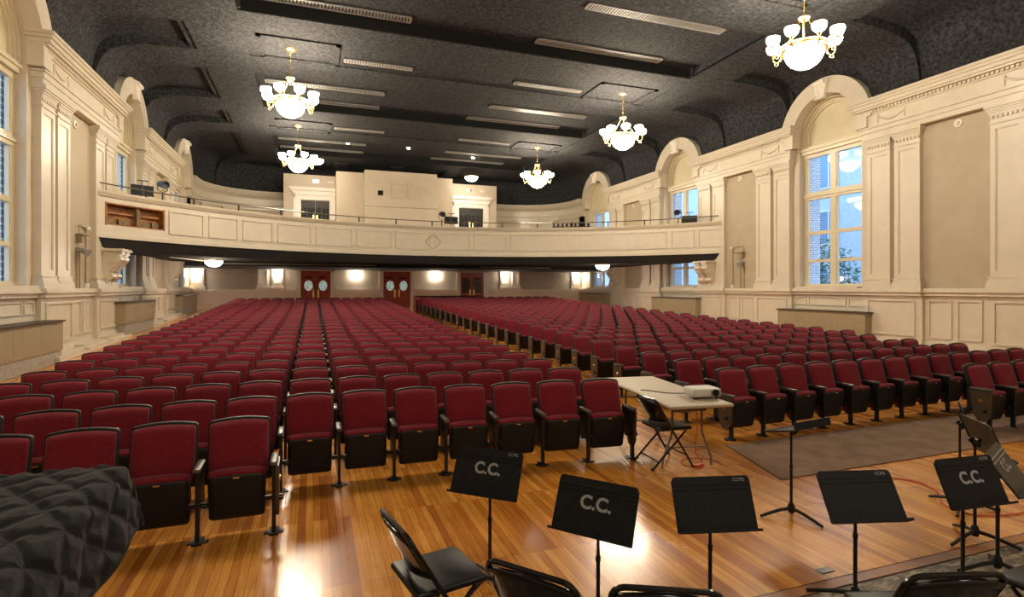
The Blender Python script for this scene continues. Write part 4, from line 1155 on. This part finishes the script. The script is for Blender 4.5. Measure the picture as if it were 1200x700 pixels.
mb = MB(); mb.lathe([(.001, 0), (.036, 0), (.036, .02), (.026, .022), (.001, .016)], 18, T=Matrix.Translation((.085, -.118, .072)) @ Matrix.Rotation(R(90), 4, 'X')); mb.build('lens', M_lens, pj)
mb = MB(); mb.rbox(.03, .145, -.123, -.117, .04, .10, .002, 1); mb.build('lens_surround', M_grille, pj)
for e in (-1, 1):
    mb = MB(); mb.lathe([(.001, 0), (.014, 0), (.012, .03), (.001, .03)], 10, c=(e*.12, -.08, 0)); mb.build('foot', M_iron, pj)
mb = MB(); mb.lathe([(.001, 0), (.014, 0), (.012, .03), (.001, .03)], 10, c=(0, .09, 0)); mb.build('foot', M_iron, pj)
def cable(name, pts, r, m, label):
    P = []
    for i in range(len(pts)-1):
        p0, p1, p2, p3 = [Vector(pts[max(0, min(len(pts)-1, i+j))]) for j in (-1, 0, 1, 2)]
        for k in range(6):
            t = k/6
            P.append(tuple(.5*((2*p1)+(p2-p0)*t+(2*p0-5*p1+4*p2-p3)*t*t+(3*p1-p0-3*p2+p3)*t**3)))
    P.append(pts[-1])
    mb = MB(); mb.tube(P, r, 6, m=0)
    return tag(mb.build(name, m), label, 'cable')
cable('video_cable', [(3.79, 5.03, .76), (3.74, 5.22, .732), (3.66, 5.32, .732), (3.62, 5.42, .732), (3.54, 5.50, .732)], .005, M_iron, 'thin dark cable on the beige table behind the projector')
cable('orange_cable', [(3.95, 5.06, .70), (3.98, 5.06, .4), (3.97, 5.08, .1), (4.0, 5.0, .008), (3.86, 4.84, .008), (3.74, 4.96, .008), (3.82, 5.12, .008), (4.02, 5.12, .008), (4.16, 4.98, .008), (4.12, 4.84, .008)], .005, M_orange, 'coiled orange power cord on the floor under the table')
mb = MB(); mb.rbox(-.06, .06, -.02, .02, 0, .03, .006, 2); o = mb.build('power_adapter', M_orange, loc=(3.86, 4.88, .002)); o.rotation_euler = (0, 0, .3); tag(o, 'small red plug block lying on the floor under the table', 'plug')
cable('extension_cord', [(4.9, 4.2, .012), (5.4, 3.95, .008), (5.55, 3.75, .008), (5.45, 3.5, .008), (5.2, 3.3, .008), (5.2, 3.05, .008), (5.6, 2.95, .008), (6.2, 3.0, .008)], .006, M_orange, 'orange extension cord snaking over the floor between carpet and right music stands')

# carpet and floor plate
mb = MB(); mb.prism([(4.36, 4.27), (4.68, 5.42), (9.6, 5.55), (10.2, 4.62), (8.9, 4.36), (6.3, 4.30)], lambda x, y, z: (x, y, z), .0, .012)
tag(mb.build('carpet_runner', M_rug, smooth=0), 'brown carpet on the floor before the right front seats', 'carpet')
mb = MB(); mb.rbox(-.055, .055, -.03, .03, 0, .006, .002, 1); o = mb.build('floor_socket_plate', M_plate, loc=(3.24, 2.80, .0)); tag(o, 'small grey metal plate set in the maple floor', 'floor plate')

# ------------------------------------------------------------------ covered piano
px0, px1, py0, py1, pz = -2.35, -.90, 1.45, 3.36, 1.0
pn = empty('grand_piano', ((px0+px1)/2, (py0+py1)/2, 0)); tag(pn, 'grand piano hidden under a black quilted cover, only its legs showing', 'piano')
hx, hy = (px1-px0)/2, (py1-py0)/2
mb = MB(); mb.rbox(-hx+.03, hx-.03, -hy+.03, hy-.03, .72, .965, .03, 2); mb.build('case', M_glossblack, pn)
for a, b in ((-hx+.25, -hy+.3), (hx-.2, -hy+.35), (hx-.10, .30)):
    mb = MB(); mb.rings([[(a+sx*w, b+sy*w, z) for sx, sy in ((-1, -1), (1, -1), (1, 1), (-1, 1))] for w, z in ((.035, 0.06), (.045, .4), (.06, .72))])
    mb.lathe([(.001, 0), (.03, .005), (.03, .05), (.001, .06)], 10, c=(a, b, 0)); mb.build('leg', M_glossblack, pn)
def piano_cover():
    nx, ny = 170, 200; L = .37
    mb = MB(); cx, cy = (px0+px1)/2, (py0+py1)/2
    rows = []
    rnd = lambda a, b: math.sin(a*13.1+b*7.7)*.5+math.sin(a*5.3-b*11.9+1.3)*.5
    for j in range(ny+1):
        row = []
        for i in range(nx+1):
            a = -hx-L + (2*hx+2*L)*i/nx; b = -hy-L + (2*hy+2*L)*j/ny
            ca, cb = max(-hx+.05, min(hx-.05, a)), max(-hy+.05, min(hy-.05, b))
            ox, oy = a-ca, b-cb; o_ = math.hypot(ox, oy)
            q1 = abs(math.sin(PI*(a*1.0+b*.75)/.21)); q2 = abs(math.sin(PI*(a*1.0-b*.75)/.21))
            puff = .009*min(1.0, (q1*q2)**.5*1.15)
            puff += .004*rnd(a*3, b*3) + .0035*math.sin(a*60+2.5*math.sin(b*9)) * (1 if o_ < .02 else 1.3)
            if o_ < 1e-6:
                nrm = Vector((0, 0, 1)); p = Vector((ca, cb, pz+.012*math.sin(a*2.2)*math.cos(b*1.7)))
            else:
                dx, dy = ox/o_, oy/o_; o2 = min(o_, L)
                rr = .07
                if o2 < rr*PI/2:
                    th = o2/rr; h = rr*math.sin(th); dr = rr*(1-math.cos(th)); nrm = Vector((dx*math.sin(th), dy*math.sin(th), math.cos(th)))
                else:
                    e = o2-rr*PI/2; h = rr+e*.24; dr = rr+e*.96; nrm = Vector((dx*.95, dy*.95, .3))
                w = .012*math.sin((a+b)*9)*min(1, o2/.2)*(1 if ox == 0 or oy == 0 else .15)
                p = Vector((ca+dx*(h+w), cb+dy*(h+w), pz-dr+.006*math.sin((a-b)*6)*min(1, o2/.2)*(1 if ox == 0 or oy == 0 else .15)))
            p = p + nrm*(puff if o_ < L-.02 else 0)
            row.append(tuple(p))
        rows.append(row)
    vs = [p for r in rows for p in r]; n = nx+1
    mb.add(vs, [(j*n+i, j*n+i+1, (j+1)*n+i+1, (j+1)*n+i) for j in range(ny) for i in range(nx)])
    o = mb.build('piano_cover', M_blackfab, smooth=180, loc=(cx, cy, 0))
    uv = o.data.uv_layers.new(name='quilt')
    for lp in o.data.loops:
        j, i = divmod(lp.vertex_index, n)
        a = -hx-L + (2*hx+2*L)*i/nx; b = -hy-L + (2*hy+2*L)*j/ny
        uv.data[lp.index].uv = ((a+b*.75)/.21, (a-b*.75)/.21)
    tag(o, 'black quilted cloth cover draped over the piano in the lower left corner', 'cover')
piano_cover()

# ------------------------------------------------------------------ equipment on the balcony
def on_bal(a, r=RB+.5): 
    x, y, _, _ = arcpath(r, a, a, 1)[0]; return x, y
def spotlight(u_deg, rz, label, body=M_iron, z=4.0):
    x, y = on_bal(u_deg)
    root = empty('spotlight', (x, y, z), rz); tag(root, label, 'spotlight')
    p = MB(); p.tube([(0, 0, 0), (0, 0, 1.22)], .025, 8); p.lathe([(.2, 0), (.2, .03), (.03, .06), (.001, .06)], 14); p.build('pole', M_iron, root)
    yk = MB(); yk.tube([(-.15, 0, 1.50), (-.16, 0, 1.30), (0, 0, 1.21), (.16, 0, 1.30), (.15, 0, 1.50)], .014, 6); yk.build('yoke', M_iron, root)
    T = Matrix.Translation((0, 0, 1.50)) @ Matrix.Rotation(R(100), 4, 'X')
    h = MB(); h.lathe([(.001, -.26), (.07, -.26), (.11, -.2), (.115, .0), (.12, .06), (.13, .22), (.13, .26), (.10, .26), (.10, .20), (.001, .18)], 16, T=T); h.build('lamp_housing', body, root)
    return root
spotlight(-AM+11.6, R(35), 'blue grey spotlight on a pole at the left end of the balcony', M_spotblue, 4.0)
spotlight(2.2, R(0), 'black spotlight on a pole at the middle of the balcony', M_iron, 4.02)
spotlight(AM-9.3, R(-50), 'black spotlight on a pole at the right end of the balcony', M_iron, 3.95)
def bal_stand(u_deg, rz, z, label):
    x, y = on_bal(u_deg, RB+.7)
    root = empty('music_stand', (x, y, z), rz); tag(root, label, 'music stand')
    d = MB(); d.rbox(-.34, -.012, -.01, .01, 1.02, 1.36, .006, 1); d.rbox(.012, .34, -.01, .01, 1.02, 1.36, .006, 1); d.box(-.34, .34, -.06, .01, 1.0, 1.02); d.build('desk', M_deskblack, root)
    p = MB(); p.tube([(0, .03, 0), (0, .03, 1.45)], .014, 8); p.lathe([(.22, 0), (.22, .02), (.02, .05), (.001, .05)], 14, c=(0, .03, 0)); p.build('post', M_iron, root)
    l = MB(); l.tube([(0, .03, 1.36), (0, .03, 1.46), (0, -.03, 1.50)], .008, 6); l.rbox(-.16, .16, -.06, -.01, 1.49, 1.52, .008, 1); l.build('reading_lamp', M_iron, root)
bal_stand(-AM+9.3, R(30), 4.03, 'black music stand with reading lamp at the left end of the balcony')
bal_stand(4.2, R(0), 4.08, 'black music stand with reading lamp at the middle of the balcony')
bal_stand(AM-7.4, R(-40), 3.92, 'black music stand with reading lamp at the right end of the balcony')
x, y = on_bal(28.5, RB+.25)
lb = empty('lighting_bar', (x, y, 4.88), R(-28.5)); tag(lb, 'black bar of small stage lights lying on the right balcony front', 'stage lights')
mb = MB(); mb.rbox(-.95, .95, -.05, .05, 0.0, .06, .01, 1); mb.build('bar', M_iron, lb)
for i in range(9):
    mb = MB(); mb.lathe([(.001, 0), (.05, 0), (.065, .10), (.065, .13), (.001, .12)], 10, T=Matrix.Translation((-.84+.21*i, -.03, .07)) @ Matrix.Rotation(R(50), 4, 'X')); mb.build('lamp', M_iron, lb)

# ------------------------------------------------------------------ devices on the side walls
def detector(S, y, z, label):
    root = empty('smoke_detector', S.P(.02, y, z)); s = S.s
    T = Matrix.Rotation(R(90)*s, 4, 'Y')
    b = MB(); b.lathe([(.001, 0), (.11, 0), (.11, .03), (.09, .045), (.001, .045)], 18, T=T); b.build('base', M_white, root)
    b = MB(); b.lathe([(.001, .04), (.055, .04), (.05, .08), (.03, .09), (.001, .09)], 14, T=T); b.build('sensor', M_cream, root)
    tag(root, label, 'detector')
S_L, S_R = SIDES
detector(S_R, 10.35, 6.50, 'round white detector high on the nearest right wall field')
detector(S_R, 18.75, 6.52, 'round white detector on the right wall field above the balcony end')
detector(S_R, 27.0, 6.52, 'round white detector on the right wall above the balcony')
detector(S_L, 18.4, 6.40, 'round white detector high on the left wall field')
def wall_device(S, y, label):
    root = empty('wall_loudspeaker', S.P(.02, y, 2.9)); s = S.s
    q = lambda w, dy, dz: (s*w, dy, dz)
    c = MB(); c.tube([q(.03, .55, -1.0), q(.03, .55, .75), ], .018, 6); c.tube([q(.03, -.1, -1.0), q(.03, -.1, .12)], .018, 6); c.tube([q(.03, .10, -1.0), q(.03, .10, .1)], .018, 6)
    c.tube([q(.03, .55, .72), q(.05, .05, .78), q(.08, -.12, .74), q(.08, -.12, .4)], .014, 6); c.build('conduit', M_tan, root)
    b = MB(); b.lathe([(.001, 0), (.07, 0), (.07, .09), (.001, .10)], 12, c=q(.07, .55, .68)); b.build('junction_box', M_white, root)
    b = MB(); b.rbox(min(0, s*.09), max(0, s*.09), .5, .6, -1.03, -.86, .008, 1); b.build('switch_box', M_white, root)
    b = MB(); b.rbox(min(0, s*.14), max(0, s*.14), -.10, .12, .28, .50, .01, 1); b.rbox(min(0, s*.2), max(0, s*.2), -.14, .30, .48, .52, .01, 1); b.build('bracket', M_tan, root)
    b = MB(); b.tube([q(.08, -.02, .1), q(.3, -.12, -.02)], [.06, .11], 12); b.rbox(min(0, s*.12), max(0, s*.12), -.14, .14, .02, .14, .01, 1); b.build('horn', M_grille, root)
    tag(root, label, 'wall device')
wall_device(S_R, 18.6, 'small horn on conduits fixed to the right wall before the balcony')
wall_device(S_L, 18.6, 'small horn on conduits fixed to the left wall before the balcony')

# ------------------------------------------------------------------ outdoors seen through the windows
def building(x0, x1, y0, y1, h, face_x, m, label, win_y):
    root = empty('neighbouring_building', ((x0+x1)/2, (y0+y1)/2, -1)); tag(root, label, 'building')
    T = -Vector(root.location)
    mb = MB(); mb.box(x0+T.x, x1+T.x, y0+T.y, y1+T.y, 0, h+1); mb.build('wall', m, root, smooth=0)
    s = 1 if face_x == x1 else -1
    for yy in win_y:
        for zz in (1.2, 4.4, 7.6):
            if zz+1.8 > h: continue
            q = MB(); a, b = sorted((face_x+T.x, face_x+T.x+s*.06)); q.box(a, b, yy+T.y-.65, yy+T.y+.65, zz+1-.05, zz+1+1.95); w = q.build('window', M_white, root, smooth=0)
            q = MB(); a, b = sorted((face_x+T.x+s*.06, face_x+T.x+s*.07))
            for e in (-.3, .3): q.box(a, b, yy+T.y+e-.25, yy+T.y+e+.25, zz+1.05, zz+2.85)
            q.build('pane', M_glassdark, w, smooth=0)
building(27.5, 34, 16, 60, 16, 27.5, M_paleb, 'pale building seen through the right windows', (20, 23.5, 27, 30.5, 34, 38, 42))
building(-22, -15, 22, 70, 13, -15, M_paleb, 'pale building seen through the left windows', (26, 31, 36, 41))
g = MB(); g.box(XR+.7, 60, -20, 80, -1.2, -1.0); g.box(-60, XL-.7, -20, 80, -1.2, -1.0)
tag(g.build('ground', M_stone, smooth=0), 'ground outside the windows', 'ground', kind='structure')
def tree(x, y, h, label):
    root = empty('tree', (x, y, -1)); tag(root, label, 'tree')
    t = MB(); t.tube([(0, 0, 0), (.1, .05, h*.35), (0, .2, h*.8)], [.12, .09, .03], 8)
    for k in range(9):
        a = k*2.4; z = h*(.3+.06*k); t.tube([(0.05, .1, z), (math.cos(a)*.9, math.sin(a)*.9, z+.7)], [.04, .012], 6)
    t.build('trunk', M_bark, root)
    l = MB(); rn = random.Random(int(x*10))
    for k in range(1500):
        th, ph = rn.uniform(0, 2*PI), rn.uniform(-1, 1); r = 1.5*rn.uniform(.35, 1)**.5
        c = Vector((r*math.cos(th)*math.sqrt(1-ph*ph), r*math.sin(th)*math.sqrt(1-ph*ph), h*.62+r*1.25*ph))
        u_ = Vector((rn.uniform(-1, 1), rn.uniform(-1, 1), rn.uniform(-1, 1))).normalized(); v_ = u_.orthogonal().normalized()
        l.add([c-u_*.12, c+v_*.05, c+u_*.12, c-v_*.05], [(0, 1, 2, 3)])
    l.build('crown', M_leaf, root, smooth=0)
tree(20.6, 18.0, 5.2, 'green tree close outside the nearest right window')
tree(22.5, 22.4, 5.6, 'green tree behind the first one outside the right window')

# ------------------------------------------------------------------ added unseen fill lights above and behind the camera, to brighten the foreground
for x in (1.0, 7.5):
    ld = bpy.data.lights.new('fill_light', 'AREA'); ld.shape = 'DISK'; ld.size = 1.6; ld.energy = 85; ld.color = (1.0, 0.86, 0.68)
    lo_ = bpy.data.objects.new('fill_light', ld); COL.objects.link(lo_); lo_.location = (x, -1.0, 7.6); lo_.rotation_euler = (R(28), 0, 0)

# ------------------------------------------------------------------ world, exposure
w = bpy.data.worlds.new('daylight'); sc.world = w; w.use_nodes = True
nt = w.node_tree; bg = nt.nodes['Background']
bg.inputs['Color'].default_value = (0.40, 0.63, 1.0, 1); bg.inputs['Strength'].default_value = 2.2
sc.view_settings.view_transform = 'Standard'; sc.view_settings.look = 'None'
sc.view_settings.exposure = 0.93; sc.view_settings.gamma = 1.0; sc.view_settings.use_curve_mapping = False
cy = sc.cycles
cy.use_denoising = True
cy.max_bounces = 8; cy.diffuse_bounces = 5; cy.glossy_bounces = 4; cy.transparent_max_bounces = 8
cy.caustics_reflective = False; cy.caustics_refractive = False; cy.sample_clamp_indirect = 8.0
